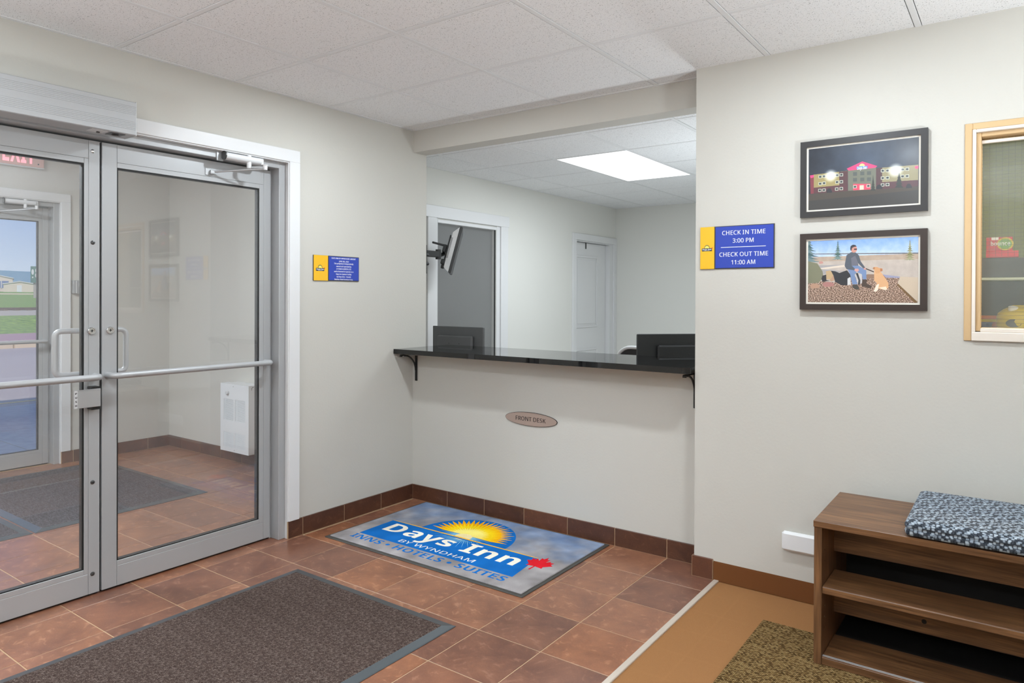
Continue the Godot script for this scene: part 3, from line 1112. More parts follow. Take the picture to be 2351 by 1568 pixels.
func floors() -> void:
	const T := 0.3045
	const G := 0.0040
	var slab := MB.new()
	slab.box(Vector3(-0.15, -0.12, -0.131), Vector3(2.15, -0.0014, 7.0))
	var fl := struct("floor", slab, M.grout, "brown stone tile floor of the lobby")
	var ms := tile_meshes(T - G, T - G, 0.006, true)
	for i in 7:
		for j in 14:
			var m: int = [0, 0, 1, 2, 0, 1, 3][rng.randi_range(0, 6)]
			var o := shape("tile", ms[rng.randi_range(0, 5)], M["floor_tile_%d" % m], fl)
			o.position = Vector3(0.02 + T * (i + 0.5), 0, -0.0045 + T * (j + 0.5))
			if i > 3 and j in [3, 4] and rng.randf() < 0.7:
				o.material_override = M.floor_tile_3
	part(fl, "tile_field", bx(0.02, -0.006, -0.0045 + T * 14, 2.15, 0, 6.9), M.floor_tile_0)
	slab = MB.new()
	slab.box(Vector3(-3.165, -0.12, 0.0), Vector3(-0.15, -0.0014, 4.0))
	var vf := struct("floor_vestibule", slab, M.grout, "brown stone tile floor between the two pairs of doors")
	for i in 10:
		for j in 13:
			var o := shape("tile", ms[rng.randi_range(0, 5)], M["floor_tile_%d" % [0, 0, 1, 2][rng.randi_range(0, 3)]], vf)
			o.position = Vector3(0.02 - T * (i + 0.5) if i < 9 else 0.02 - T * 9.5, 0, -0.0045 + T * (j + 0.5))
			if i == 0 and (j < 3 or j > 9):
				o.queue_free()
				vf.remove_child(o)
	struct("floor_office", bx(-0.66, -0.1, -3.95, 2.75, 0, -0.131), M.bounce_pale)  # out of view, kept pale to brighten the ceiling by bounce
	struct("floor_carpet", bx(2.15, -0.1, 0.14, 5.6, -0.002, 6.9), M.carpet, "tan carpet beside the tiles")
	struct("trim_1", bx(2.146, -0.01, 0.13, 2.171, 0.005, 6.9, 0.002), M.metal_strip, "pale metal strip between tiles and carpet")

	# tiled skirting, one tile after another
	var base := func(called: String, label: String, lo: Vector3, hi: Vector3, along: int, cuts: Array):
		var core := MB.new()
		var inn := (hi - lo)
		inn[2 if along == 0 else 0] *= 0.8
		core.box(lo, lo + inn)
		if called.ends_with("exterior") or called.ends_with("left") or called.ends_with("front") or called.ends_with("vestibule") or called.ends_with("corner"):
			core = MB.new()
			core.box(lo, Vector3(hi.x - (0.002 if along == 2 else 0.0), hi.y - 0.0015, hi.z - (0.002 if along == 0 else 0.0)))
		var o := struct(called, core, M.grout, label)
		for i in cuts.size() - 1:
			var a := lo
			var z := hi
			a[along] = cuts[i] + 0.0018
			z[along] = cuts[i + 1] - 0.0018
			a.y += 0.002
			var b := MB.new().box(a, z, 0.0012)
			var off := Vector2(rng.randf(), rng.randf()) * 2.0
			for k in b.uv.size():
				b.uv[k] += off
			part(o, "tile", b, M["base_tile_%d" % (rng.randi() % 2)])
	base.call("baseboard_front", "dark brown tile skirting under the front desk", Vector3(0.011, 0, 0), Vector3(2.045, 0.098, 0.011), 0, [0.011, 0.322, 0.627, 0.931, 1.236, 1.540, 1.845, 2.045])
	base.call("baseboard_left", "dark brown tile skirting on the door wall", Vector3(0, 0, 0), Vector3(0.011, 0.098, 1.008), 2, [0.0, 0.297, 0.602, 0.907, 1.008])
	base.call("baseboard_corner", "single dark tile at the end of the picture wall", Vector3(2.036, 0, 0.0), Vector3(2.142, 0.100, 0.151), 0, [2.036, 2.142])
	base.call("baseboard_vestibule", "tile skirting beside the wall heater", Vector3(-2.954, 0, 0.10), Vector3(-0.15, 0.098, 0.111), 0, [-2.954, -2.73, -2.425, -2.12, -1.816, -1.511, -1.207, -0.902, -0.598, -0.293, -0.15])
	base.call("baseboard_exterior", "tile skirting beside the outer door", Vector3(-2.965, 0, 0.10), Vector3(-2.954, 0.098, 0.996), 2, [0.10, 0.297, 0.602, 0.907, 0.996])
	var cb := MB.new()
	cb.box(Vector3(2.144, 0, 0.14), Vector3(5.6, 0.086, 0.147))
	cb.box(Vector3(2.144, 0.086, 0.14), Vector3(5.6, 0.092, 0.1445))
	struct("baseboard_right", cb, M.carpet_base, "brown carpet skirting below the pictures")


func ceilings() -> void:
	var field := func(called: String, label: String, y: float, xs: Array, zs: Array, holes: Array, thick: float):
		var o := struct(called, bx(xs[0], y + 0.03, zs[0], xs[-1], y + 0.03 + thick, zs[-1]), M.gap_shade, label)
		var ms := {}
		for i in xs.size() - 1:
			for j in zs.size() - 1:
				if [i, j] in holes:
					continue
				var w: float = xs[i + 1] - xs[i] - 0.0300
				var d: float = zs[j + 1] - zs[j] - 0.0300
				var key := "%.3f %.3f %d" % [w, d, rng.randi() % 3]
				if not ms.has(key):
					var b := MB.new().box(Vector3(-w / 2, 0.002, -d / 2), Vector3(w / 2, 0.022, d / 2))
					var off := Vector2(rng.randf(), rng.randf())
					for k in b.uv.size():
						b.uv[k] += off
					ms[key] = b.mesh()
				var t := shape("panel", ms[key], M.ceiling_tile, o)
				t.position = Vector3((xs[i] + xs[i + 1]) / 2, y, (zs[j] + zs[j + 1]) / 2)
		for i in range(1, xs.size() - 1):
			part(o, "grid_runner", bx(xs[i] - 0.012, y, zs[0], xs[i] + 0.012, y + 0.007, zs[-1], 0.0015), M.grid_paint)
		for j in range(1, zs.size() - 1):
			for i in xs.size() - 1:
				if [i, j] in holes and [i, j - 1] in holes:
					continue
				part(o, "grid_crosspiece", bx(xs[i] + 0.0125, y + 0.0005, zs[j] - 0.012, xs[i + 1] - 0.0125, y + 0.007, zs[j] + 0.012, 0.0015), M.grid_paint)
		var tr := MB.new()
		tr.box(Vector3(xs[0], y - 0.0005, zs[0]), Vector3(xs[0] + 0.022, y + 0.007, zs[-1]))
		tr.box(Vector3(xs[-1] - 0.022, y - 0.0005, zs[0]), Vector3(xs[-1], y + 0.007, zs[-1]))
		tr.box(Vector3(xs[0] + 0.022, y - 0.0005, zs[0]), Vector3(xs[-1] - 0.022, y + 0.007, zs[0] + 0.022))
		tr.box(Vector3(xs[0] + 0.022, y - 0.0005, zs[-1] - 0.022), Vector3(xs[-1] - 0.022, y + 0.007, zs[-1]))
		part(o, "wall_angle", tr, M.grid_paint)
	var xs := [0.0]
	for i in 9:
		xs.append(0.567 + 0.6066 * i)
	xs.append(5.6)
	var zs := [0.0]
	for j in 11:
		zs.append(0.12 + 0.6063 * j)
	zs.append(6.9)
	field.call("ceiling", "white speckled ceiling panels of the lobby", CEIL, xs, zs, [], 0.1)
	field.call("ceiling_office", "white speckled ceiling panels of the office", OFFICE_CEIL, [-0.516, -0.124, 0.482, 1.088, 1.694, 2.30, 2.62], [-3.94, -3.456, -2.849, -2.243, -1.636, -1.03, -0.424, -0.131], [[2, 3], [2, 4]], 0.1)
	struct("ceiling_vestibule", bx(-3.165, 2.62, 0.10, -0.15, 2.75, 3.9), M.plaster)


# ---------- doors ----------
func door_frame(n: int, dx: float, label: String) -> void:
	# white casing and liner
	var c := MB.new()
	c.box(Vector3(dx, 0.099, 0.938), Vector3(dx + 0.02, 2.122, 1.008), 0.002)
	c.box(Vector3(dx, 0.099, 2.918), Vector3(dx + 0.02, 2.122, 2.988), 0.002)
	c.box(Vector3(dx, 2.122, 0.938), Vector3(dx + 0.02, 2.19, 2.988), 0.002)
	c.box(Vector3(dx - 0.15, 0.0, 1.0), Vector3(dx, 2.115, 1.008))
	c.box(Vector3(dx - 0.15, 0.0, 2.918), Vector3(dx, 2.115, 2.926))
	c.box(Vector3(dx - 0.15, 2.115, 1.0), Vector3(dx, 2.123, 2.926))
	c.box(Vector3(dx + 0.004, 0.099, 1.008), Vector3(dx + 0.012, 2.116, 1.013))
	c.box(Vector3(dx + 0.004, 2.116, 1.008), Vector3(dx + 0.012, 2.122, 2.918))
	var o := struct("trim_%d" % n, c, M.trim_paint, "white casing round the %s" % label)
	part(o, "jamb", bx(dx - 0.145, 0, 1.008, dx - 0.02, 2.115, 1.050, 0.002), M.aluminium)
	part(o, "jamb", bx(dx - 0.145, 0, 2.876, dx - 0.02, 2.115, 2.918, 0.002), M.aluminium)
	part(o, "header", bx(dx - 0.145, 2.081, 1.050, dx - 0.02, 2.115, 2.876, 0.002), M.aluminium)
	part(o, "stop", bx(dx - 0.145, 2.055, 1.075, dx - 0.1255, 2.0805, 2.851), M.aluminium)  # behind the leaves, keeps daylight out of the gaps
	part(o, "stop", bx(dx - 0.145, 0, 1.0605, dx - 0.1255, 2.0805, 1.075), M.aluminium)
	part(o, "stop", bx(dx - 0.145, 0, 2.851, dx - 0.1255, 2.0805, 2.8655), M.aluminium)
	part(o, "stop", bx(dx - 0.145, 0, 1.050, dx - 0.092, 2.081, 1.0605), M.aluminium)
	part(o, "stop", bx(dx - 0.145, 0, 2.8655, dx - 0.092, 2.081, 2.876), M.aluminium)


func door_leaf(n: int, dx: float, left: bool, label: String, paddle: bool) -> void:
	# built as the right-hand leaf, hinged at z 1.064; the other one is its mirror image about z 1.963
	var f := dx - 0.08
	var k := dx - 0.124
	var Z := func(z: float) -> float: return 3.926 - z if left else z
	var o := Node3D.new()
	o.name = "door_%d" % n
	add_child(o)
	o.set_meta("kind", "structure")
	o.set_meta("label", label)
	var bz := func(x0, y0, z0, x1, y1, z1, ch := 0.0) -> MB:
		return MB.new().box(Vector3(x0, y0, minf(Z.call(z0), Z.call(z1))), Vector3(x1, y1, maxf(Z.call(z0), Z.call(z1))), ch)
	var al: Material = M.aluminium
	part(o, "stile", bz.call(k, 0.010, 1.0645, f, 2.0715, 1.1065, 0.0012), al)
	part(o, "stile", bz.call(k, 0.010, 1.911 if left else 1.892, f, 2.0715, 1.958, 0.0012), al)
	var re := 1.9102 if left else 1.8912
	part(o, "rail", bz.call(k, 1.988, 1.1073, f, 2.0715, re, 0.0012), al)
	part(o, "rail", bz.call(k, 0.010, 1.1073, f, 0.103, re, 0.0012), al)
	part(o, "door_sweep", bz.call(k + 0.016, 0.0005, 1.066, f - 0.016, 0.0098, 1.956), M.black_rubber)  # dark strip that closes the gap under the leaf
	var g := MB.new()
	var r := MB.new()
	for q in ([[1.1073, 1.134], [1.892, 1.9102]] if left else [[1.1073, 1.134]]):
		g.box(Vector3(k, 0.1035, minf(Z.call(q[0]), Z.call(q[1]))), Vector3(f, 1.9875, maxf(Z.call(q[0]), Z.call(q[1]))), 0.001)
	g.box(Vector3(k, 1.964, minf(Z.call(1.134), Z.call(1.8915))), Vector3(f, 1.9875, maxf(Z.call(1.134), Z.call(1.8915))), 0.001)
	g.box(Vector3(k, 0.1035, minf(Z.call(1.134), Z.call(1.8915))), Vector3(f, 0.1265, maxf(Z.call(1.134), Z.call(1.8915))), 0.001)
	part(o, "glazing_bead", g, al)
	for q in [[1.134, 1.1405], [1.8855, 1.892]]:
		r.box(Vector3(k + 0.010, 0.1265, minf(Z.call(q[0]), Z.call(q[1]))), Vector3(f - 0.004, 1.964, maxf(Z.call(q[0]), Z.call(q[1]))))
	r.box(Vector3(k + 0.010, 1.9575, minf(Z.call(1.1405), Z.call(1.8855))), Vector3(f - 0.004, 1.964, maxf(Z.call(1.1405), Z.call(1.8855))))
	r.box(Vector3(k + 0.010, 0.1265, minf(Z.call(1.1405), Z.call(1.8855))), Vector3(f - 0.004, 0.131, maxf(Z.call(1.1405), Z.call(1.8855))))
	part(o, "gasket", r, M.black_rubber)
	part(o, "pane", bz.call(dx - 0.0925, 0.131, 1.1405, dx - 0.0875, 1.9575, 1.8855), M.door_glass)
	# meeting edge seal
	part(o, "edge_seal", bz.call(k + 0.004, 0.012, 1.958, f - 0.018, 2.07, 1.9624), M.black_rubber)
	# push bar inside, pull handle outside, cylinders
	var p := fillet([Vector3(f, 1.0, Z.call(1.097)), Vector3(dx - 0.012, 1.0, Z.call(1.097)), Vector3(dx - 0.012, 1.0, Z.call(1.936)), Vector3(f, 1.0, Z.call(1.936))], 0.034, 8)
	part(o, "push_bar", MB.new().tube(p, 0.0142, 16, false), M.aluminium)
	p = fillet([Vector3(k, 1.205, Z.call(1.925)), Vector3(k - 0.048, 1.205, Z.call(1.925)), Vector3(k - 0.048, 1.205, Z.call(1.808)), Vector3(k - 0.048, 1.005, Z.call(1.808)), Vector3(k - 0.048, 1.005, Z.call(1.925)), Vector3(k, 1.005, Z.call(1.925))], 0.03, 8)
	part(o, "pull_handle", MB.new().tube(p, 0.0125, 14, false), M.aluminium)
	var ly: float = Z.call(1.923)
	var lock := part(o, "lock_cylinder", MB.new().lathe([[0.0175, 0.0], [0.0175, 0.006], [0.015, 0.009], [0.011, 0.009], [0.0105, 0.006], [0.0, 0.006]], Vector3(f, 1.207, ly), Vector3(1, 0, 0), 28), M.bright_metal)
	var cross := MB.new().box(Vector3(f + 0.006, 1.2055, ly - 0.006), Vector3(f + 0.0072, 1.2085, ly + 0.006))
	cross.box(Vector3(f + 0.006, 1.201, ly - 0.0015), Vector3(f + 0.0072, 1.213, ly + 0.0015))
	part(lock, "keyway", cross, M.black_iron)
	if paddle:
		for y in [2.023, 1.608, 0.517, 0.099]:
			part(o, "screw", MB.new().lathe([[0.0095, 0.0], [0.0085, 0.003], [0.004, 0.0045], [0.0035, 0.0025], [0.0, 0.0025]], Vector3(f, y, 1.998), Vector3(1, 0, 0), 20), M.bright_metal if y > 2.0 else M.dark_metal)
		part(o, "paddle_bracket", bx(f, 0.944, 1.985, dx - 0.034, 0.957, 2.022, 0.002), M.black_iron)
		part(o, "paddle_bracket", bx(f, 0.853, 1.985, dx - 0.034, 0.866, 2.022, 0.002), M.black_iron)
		var pp := part(o, "push_paddle", bx(dx - 0.036, 0.867, 1.986, dx - 0.028, 0.948, 2.096, 0.0015), M.brushed)
		part(pp, "label_strip", bx(dx - 0.030, 0.868, 2.083, dx - 0.0268, 0.947, 2.095, 0.0004), M.light_plastic)
		for i in 4:
			lettering(pp, "PUSH"[i], M.ink, Vector3(dx - 0.0266, 0.934 - 0.0178 * i, 2.089), FACE_X, 0.0075, 0.0085, true, 0.0006)


func closer(called: String, label: String, dx: float) -> void:
	var o := thing(called, label, "door closer")
	var x := dx + 0.008
	# body: a cylinder along z in front of the header, a flat tail, an end plate
	var y := 2.094
	var body := MB.new()
	body.tube([Vector3(x, y, 1.19), Vector3(x, y, 1.40)], 0.0175, 20)
	body.box(Vector3(dx - 0.02, y - 0.017, 1.17), Vector3(x + 0.006, y + 0.017, 1.39), 0.004)
	part(o, "body", body, M.white_enamel)
	part(o, "end_plate", MB.new().lathe([[0.0, 0.0], [0.023, 0.0], [0.023, 0.006], [0.0, 0.006]], Vector3(x, y, 1.40), Vector3(0, 0, 1), 24), M.dark_metal)
	part(o, "mounting_plate", bx(dx - 0.02, y - 0.028, 1.395, dx - 0.012, y + 0.028, 1.43, 0.001), M.brushed)
	part(o, "spindle", MB.new().lathe([[0.012, -0.034], [0.012, 0.024], [0.0, 0.024]], Vector3(x, y, 1.258), Vector3(0, 1, 0), 18).lathe([[0.0, -0.046], [0.012, -0.046], [0.012, -0.034], [0.012, -0.034]], Vector3(x, y, 1.258), Vector3(0, 1, 0), 18), M.white_enamel)
	var elbow := Vector3(dx + 0.075, y - 0.040, 1.205)
	var foot := Vector3(dx - 0.066, 2.012, 1.425)
	part(o, "main_arm", MB.new().tube([Vector3(x, y - 0.042, 1.258), elbow], 0.0065, 10), M.brushed)
	part(o, "elbow", MB.new().lathe([[0.0, -0.014], [0.011, -0.014], [0.011, 0.010], [0.014, 0.010], [0.014, 0.013], [0.0, 0.013]], elbow, Vector3(0, 1, 0), 16), M.white_enamel)
	part(o, "forearm", MB.new().tube([elbow + Vector3(0, -0.008, 0), foot], 0.005, 10), M.brushed)
	var shoe := MB.new().box(Vector3(dx - 0.0797, 1.994, 1.395), Vector3(dx - 0.075, 2.030, 1.455), 0.001)
	shoe.box(Vector3(dx - 0.075, 2.000, 1.412), Vector3(dx - 0.056, 2.022, 1.434), 0.003)
	part(o, "shoe", shoe, M.brushed)


func doors() -> void:
	door_frame(1, 0.0, "inner double door")
	door_leaf(1, 0.0, false, "right leaf of the inner aluminium glass door, by the front desk", false)
	door_leaf(2, 0.0, true, "left leaf of the inner aluminium glass door, with a push paddle", true)
	closer("door_closer", "silver door closer with folded arm above the right door leaf", 0.0)
	door_frame(2, -2.965, "outer double door")
	door_leaf(3, -2.965, false, "right leaf of the outer glass door to the car park", false)
	door_leaf(4, -2.965, true, "left leaf of the outer glass door to the car park", false)
	closer("door_closer", "silver door closer on the outer door, seen through the glass", -2.965)
	for called in ["trim_2", "door_3", "door_4", "door_closer_001"]:
		get_node(called).position.z = -0.008
	# the operator box over the left leaf
	var o := thing("door_operator", "long silver automatic door operator box above the left door leaf", "door operator")
	var z0 := 1.906
	var z1 := 2.90
	var prof := PackedVector2Array()
	prof.append(Vector2(0.02, 2.083))
	prof.append(Vector2(0.128, 2.083))
	prof.append(Vector2(0.131, 2.086))
	for y in [2.1065, 2.1135, 2.1205, 2.1275, 2.1345, 2.1415, 2.1735, 2.1805, 2.1875, 2.1945, 2.2015, 2.2085]:
		prof.append(Vector2(0.131, y - 0.0010))
		prof.append(Vector2(0.1302, y))
		prof.append(Vector2(0.131, y + 0.0010))
	prof.append(Vector2(0.131, 2.228))
	prof.append(Vector2(0.128, 2.231))
	prof.append(Vector2(0.02, 2.231))
	part(o, "housing", MB.new().prism(prof, Vector3(0, 0, z0 + 0.003), Vector3(1, 0, 0), Vector3(0, 1, 0), z1 - z0), M.aluminium)
	part(o, "end_cap", bx(0.02, 2.081, z0, 0.1318, 2.233, z0 + 0.003, 0.0008), M.aluminium)
	part(o, "switch_plate", bx(0.060, 2.0812, 2.02, 0.118, 2.083, 2.085), M.light_plastic)
	part(o, "switch", bx(0.075, 2.077, 2.04, 0.085, 2.0812, 2.052, 0.001), M.black_plastic)
	part(o, "socket", bx(0.052, 2.0812, 1.945, 0.112, 2.083, 2.005), M.dark_metal)
	part(o, "sensor", MB.new().lathe([[0.0, 0.006], [0.012, 0.004], [0.016, 0.0]], Vector3(0.082, 2.0812, 1.975), Vector3(0, -1, 0), 16), M.black_plastic)


# ---------- windows ----------
func windows() -> void:
	# laundry window: cream frame, white sash, wired glass
	var x0 := 3.158
	var x1 := 4.0
	var y0 := 1.2
	var y1 := 2.062
	var ring := func(b: MB, i: float, w: float, za: float, zb: float, low: bool):
		b.box(Vector3(x0 + i, y0 + i, za), Vector3(x0 + i + w, y1 - i, zb), 0.002)
		b.box(Vector3(x1 - i - w, y0 + i, za), Vector3(x1 - i, y1 - i, zb), 0.002)
		b.box(Vector3(x0 + i + w, y1 - i - w, za), Vector3(x1 - i - w, y1 - i, zb), 0.002)
		if low:
			b.box(Vector3(x0 + i + w, y0 + i, za), Vector3(x1 - i - w, y0 + i + w, zb), 0.002)
	var a := MB.new()
	ring.call(a, 0.0, 0.026, 0.02, 0.146, false)
	var win := struct("window_1", a, M.cream_frame, "cream framed window to the laundry room")
	var s := MB.new()
	ring.call(s, 0.026, 0.0125, 0.03, 0.152, false)
	s.box(Vector3(x0 + 0.026, y0, 0.02), Vector3(x1 - 0.026, y0 + 0.036, 0.154), 0.003)
	part(win, "sash", s, M.sash_white)
	var t := MB.new()
	ring.call(t, 0.0385, 0.0165, 0.03, 0.136, false)
	part(win, "inner_bead", t, M.cream_frame)
	part(win, "sill", bx(x0 + 0.055, y0 + 0.036, 0.03, x1 - 0.055, y0 + 0.051, 0.148, 0.002), M.sash_white)
	part(win, "blind_rail", bx(x0 + 0.055, y1 - 0.078, 0.100, x1 - 0.055, y1 - 0.066, 0.114, 0.001), M.sash_white)
	part(win, "pane", bx(x0 + 0.055, y0 + 0.051, 0.080, x1 - 0.055, y1 - 0.055, 0.085), M.clear_glass)
	var wires := MB.new()
	var k := 0
	while x0 + 0.06 + k * 0.0205 < x1 - 0.055:
		var x := x0 + 0.06 + k * 0.0205
		wires.box(Vector3(x, 1.535, 0.0765), Vector3(x + 0.0009, y1 - 0.055, 0.0775))
		k += 1
	k = 0
	while y0 + 0.055 + k * 0.0155 < y1 - 0.055:
		var y := y0 + 0.055 + k * 0.0155
		wires.box(Vector3(x0 + 0.055, y, 0.0765), Vector3(x1 - 0.055, y + 0.0009, 0.0775))
		k += 1
	stuff(part(win, "wire_mesh", wires, M.wire))

	# office window
	var X := -0.516
	var c := MB.new()
	c.box(Vector3(X, 2.010, -1.79), Vector3(X + 0.022, 2.107, -0.62), 0.002)
	c.box(Vector3(X, 0.0, -0.793), Vector3(X + 0.02, 2.010, -0.688), 0.002)
	c.box(Vector3(X, 0.0, -1.775), Vector3(X + 0.02, 2.010, -1.667), 0.002)
	var w2 := struct("window_2", c, M.trim_paint, "dark office window with white casing")
	var fr := MB.new()
	fr.box(Vector3(X - 0.10, 1.974, -1.6145), Vector3(X + 0.006, 2.0, -0.8205), 0.002)
	fr.box(Vector3(X - 0.10, 0.6, -1.667), Vector3(X + 0.006, 2.010, -1.615), 0.002)
	fr.box(Vector3(X - 0.10, 0.6, -0.82), Vector3(X + 0.006, 2.010, -0.79), 0.002)
	part(w2, "frame", fr, M.trim_paint)
	part(w2, "gasket", bx(X - 0.014, 0.6, -1.615, X - 0.004, 1.974, -1.604), M.black_rubber)
	part(w2, "pane", bx(X - 0.013, 0.6, -1.604, X - 0.008, 1.974, -0.82), M.door_glass)
	part(w2, "added_backing", bx(X - 0.05, 0.6, -1.614, X - 0.045, 1.974, -0.82), M.backing_grey)  # added sheet behind the pane, makes the glass look dark

	# office door
	c = MB.new()
	c.box(Vector3(X, 1.985, -3.938), Vector3(X + 0.02, 2.056, -2.946), 0.002)
	c.box(Vector3(X, 0.0, -3.018), Vector3(X + 0.02, 1.985, -2.946), 0.002)
	c.box(Vector3(X, 0.0, -3.938), Vector3(X + 0.02, 1.985, -3.872), 0.002)
	c.box(Vector3(X - 0.13, 0.0, -3.872), Vector3(X, 1.985, -3.80))
	c.box(Vector3(X - 0.13, 1.975, -3.80), Vector3(X, 1.985, -3.018))
	struct("trim_3", c, M.trim_paint, "white casing round the office door")
	var d := thing("office_door", "white two panel door in the far corner of the office", "door")
	d.set_meta("kind", "structure")
	d.remove_meta("category")
	d.name = "door_5"
	var fx := X - 0.055
	part(d, "leaf", bx(fx - 0.04, 0.0, -3.795, fx, 1.970, -3.02, 0.002), M.trim_paint)
	for q in [[1.03, 1.83], [0.15, 0.80]]:
		var m := MB.new()
		var za := -3.60
		var zb := -3.10
		for e in [[q[0], za, q[0] + 0.025, zb], [q[1] - 0.025, za, q[1], zb], [q[0] + 0.025, za, q[1] - 0.025, za + 0.025], [q[0] + 0.025, zb - 0.025, q[1] - 0.025, zb]]:
			m.box(Vector3(fx, e[0], e[1]), Vector3(fx + 0.008, e[2], e[3]), 0.005)
		part(d, "panel_moulding", m, M.trim_paint)
		part(d, "panel", bx(fx, q[0] + 0.045, za + 0.045, fx + 0.004, q[1] - 0.045, zb - 0.045, 0.003), M.trim_paint)
	part(d, "hook", MB.new().box(Vector3(fx, 1.905, -3.345), Vector3(fx + 0.006, 1.972, -3.325), 0.002), M.black_iron)
	part(d, "latch", bx(fx, 0.985, -3.05, fx + 0.004, 1.005, -3.035, 0.001), M.black_iron)


# ---------- things in the room ----------
func entrance_mat(called: String, label: String, x0: float, z0: float, x1: float, z1: float, edge: float, em: Material, group: String, weave: Material, along_x := false, edges := [1, 1, 1, 1]) -> void:
	var o := thing(called, label, "door mat", Vector3.ZERO, group)
	var b := MB.new()
	var e := edge
	var h := 0.009
	# bevelled rubber edge: left, back, right, front
	var lo := Vector2(x0, z0)
	var hi := Vector2(x1, z1)
	var i0 := Vector2(x0 + e, z0 + e)
	var i1 := Vector2(x1 - e, z1 - e)
	var out := [Vector3(lo.x, 0.0015, lo.y), Vector3(hi.x, 0.0015, lo.y), Vector3(hi.x, 0.0015, hi.y), Vector3(lo.x, 0.0015, hi.y)]
	var mid := [Vector3(lo.x + 0.004, 0.004, lo.y + 0.004), Vector3(hi.x - 0.004, 0.004, lo.y + 0.004), Vector3(hi.x - 0.004, 0.004, hi.y - 0.004), Vector3(lo.x + 0.004, 0.004, hi.y - 0.004)]
	var inn := [Vector3(i0.x, h, i0.y), Vector3(i1.x, h, i0.y), Vector3(i1.x, h, i1.y), Vector3(i0.x, h, i1.y)]
	var dirs := [Vector3(0, 1, -0.3), Vector3(0.3, 1, 0), Vector3(0, 1, 0.3), Vector3(-0.3, 1, 0)]
	for k in 4:
		var l := (k + 1) % 4
		b.quad(out[k], out[l], mid[l], mid[k], (dirs[k] - Vector3(0, 0.6, 0)).normalized())
		b.quad(mid[k], mid[l], inn[l], inn[k], dirs[k].normalized())
	b.box(Vector3(x0 + 0.002, 0.0, z0 + 0.002), Vector3(x1 - 0.002, 0.0015, z1 - 0.002))
	part(o, "rubber_edge", b, em)
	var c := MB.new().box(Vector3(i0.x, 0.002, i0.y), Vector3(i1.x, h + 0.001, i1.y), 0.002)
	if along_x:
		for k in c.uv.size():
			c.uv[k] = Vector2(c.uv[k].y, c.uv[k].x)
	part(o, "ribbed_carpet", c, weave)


func mats() -> void:
	entrance_mat("entrance_mat", "large brown ribbed mat lying inside the inner door", 0.415, 1.249, 1.452, 3.10, 0.042, M.mat_edge_blue, "", M.ribbed_mat)
	entrance_mat("entrance_mat", "grey ribbed mat between the doors, the one nearer the heater", -2.80, 0.747, -1.232, 1.808, 0.05, M.mat_edge_blue, "", M.ribbed_grey, true)
	entrance_mat("entrance_mat", "grey ribbed mat between the doors, cut off by the photo's edge", -2.80, 1.816, -1.238, 2.88, 0.05, M.mat_edge_blue, "", M.ribbed_grey, true)
	var o := thing("logo_mat", "blue and grey logo mat with a yellow sun in front of the desk", "door mat")
	var b := MB.new().box(Vector3(0.145, 0.0, 0.020), Vector3(1.515, 0.0045, 0.862), 0.002)
	part(o, "rubber_edge", b, M.mat_edge)
	part(o, "printed_pile", MB.new().box(Vector3(0.165, 0.002, 0.040), Vector3(1.495, 0.0105, 0.840), 0.003), M.logo_pile)


func jute_rug() -> void:
	var o := thing("jute_rug", "golden brown woven jute rug under the bookcase", "rug")
	part(o, "weave", MB.new().box(Vector3(2.468, -0.002, 0.452), Vector3(4.6, 0.012, 2.6), 0.003), M.jute)


func counter() -> void:
	var o := thing("countertop", "long black polished stone counter on the low wall", "countertop")
	var poly := PackedVector2Array()
	for q in [[0.002, 0.36], [0.002, -0.183]]:
		poly.append(Vector2(q[0], q[1]))
	for t in 7:
		var a := PI / 2 * t / 6.0
		poly.append(Vector2(1.998 + sin(a) * 0.035, -0.148 - cos(a) * 0.035))
	poly.append(Vector2(2.033, -0.002))
	poly.append(Vector2(2.033, 0.36))
	part(o, "slab", MB.new().prism(poly, Vector3(0, 0.9925, 0), Vector3(1, 0, 0), Vector3(0, 0, -1), 0.0305), M.granite)
	part(o, "underlay", bx(0.01, 0.9845, -0.30, 2.0, 0.9925, 0.125), M.underlay)
	for q in [[0.036, "black iron bracket under the counter's end by the corner"], [1.9945, "black iron bracket under the counter's end at the picture wall"]]:
		var x: float = q[0]
		var s := thing("shelf_bracket", q[1], "bracket", Vector3(x, 0, 0))
		part(s, "upright", bx(-0.010, 0.800, 0.0, 0.010, 0.9835, 0.007, 0.002), M.black_iron)
		part(s, "arm", bx(-0.010, 0.977, 0.007, 0.010, 0.984, 0.152, 0.002), M.black_iron)
		var path := []
		for t in 11:
			var a := PI / 2 * t / 10.0
			path.append(Vector3(0, 0.976 - 0.105 * (1.0 - sin(a)), 0.010 + 0.105 * (1.0 - cos(a))))
		part(s, "brace", MB.new().tube(path, 0.0055, 10), M.black_iron)
		part(s, "arm_end", bx(-0.010, 0.970, 0.145, 0.010, 0.978, 0.153, 0.001), M.black_iron)
		part(s, "screw", MB.new().lathe([[0.005, 0.0], [0.004, 0.0025], [0.0, 0.003]], Vector3(0, 0.836, 0.007), Vector3(0, 0, 1), 12), M.black_iron)


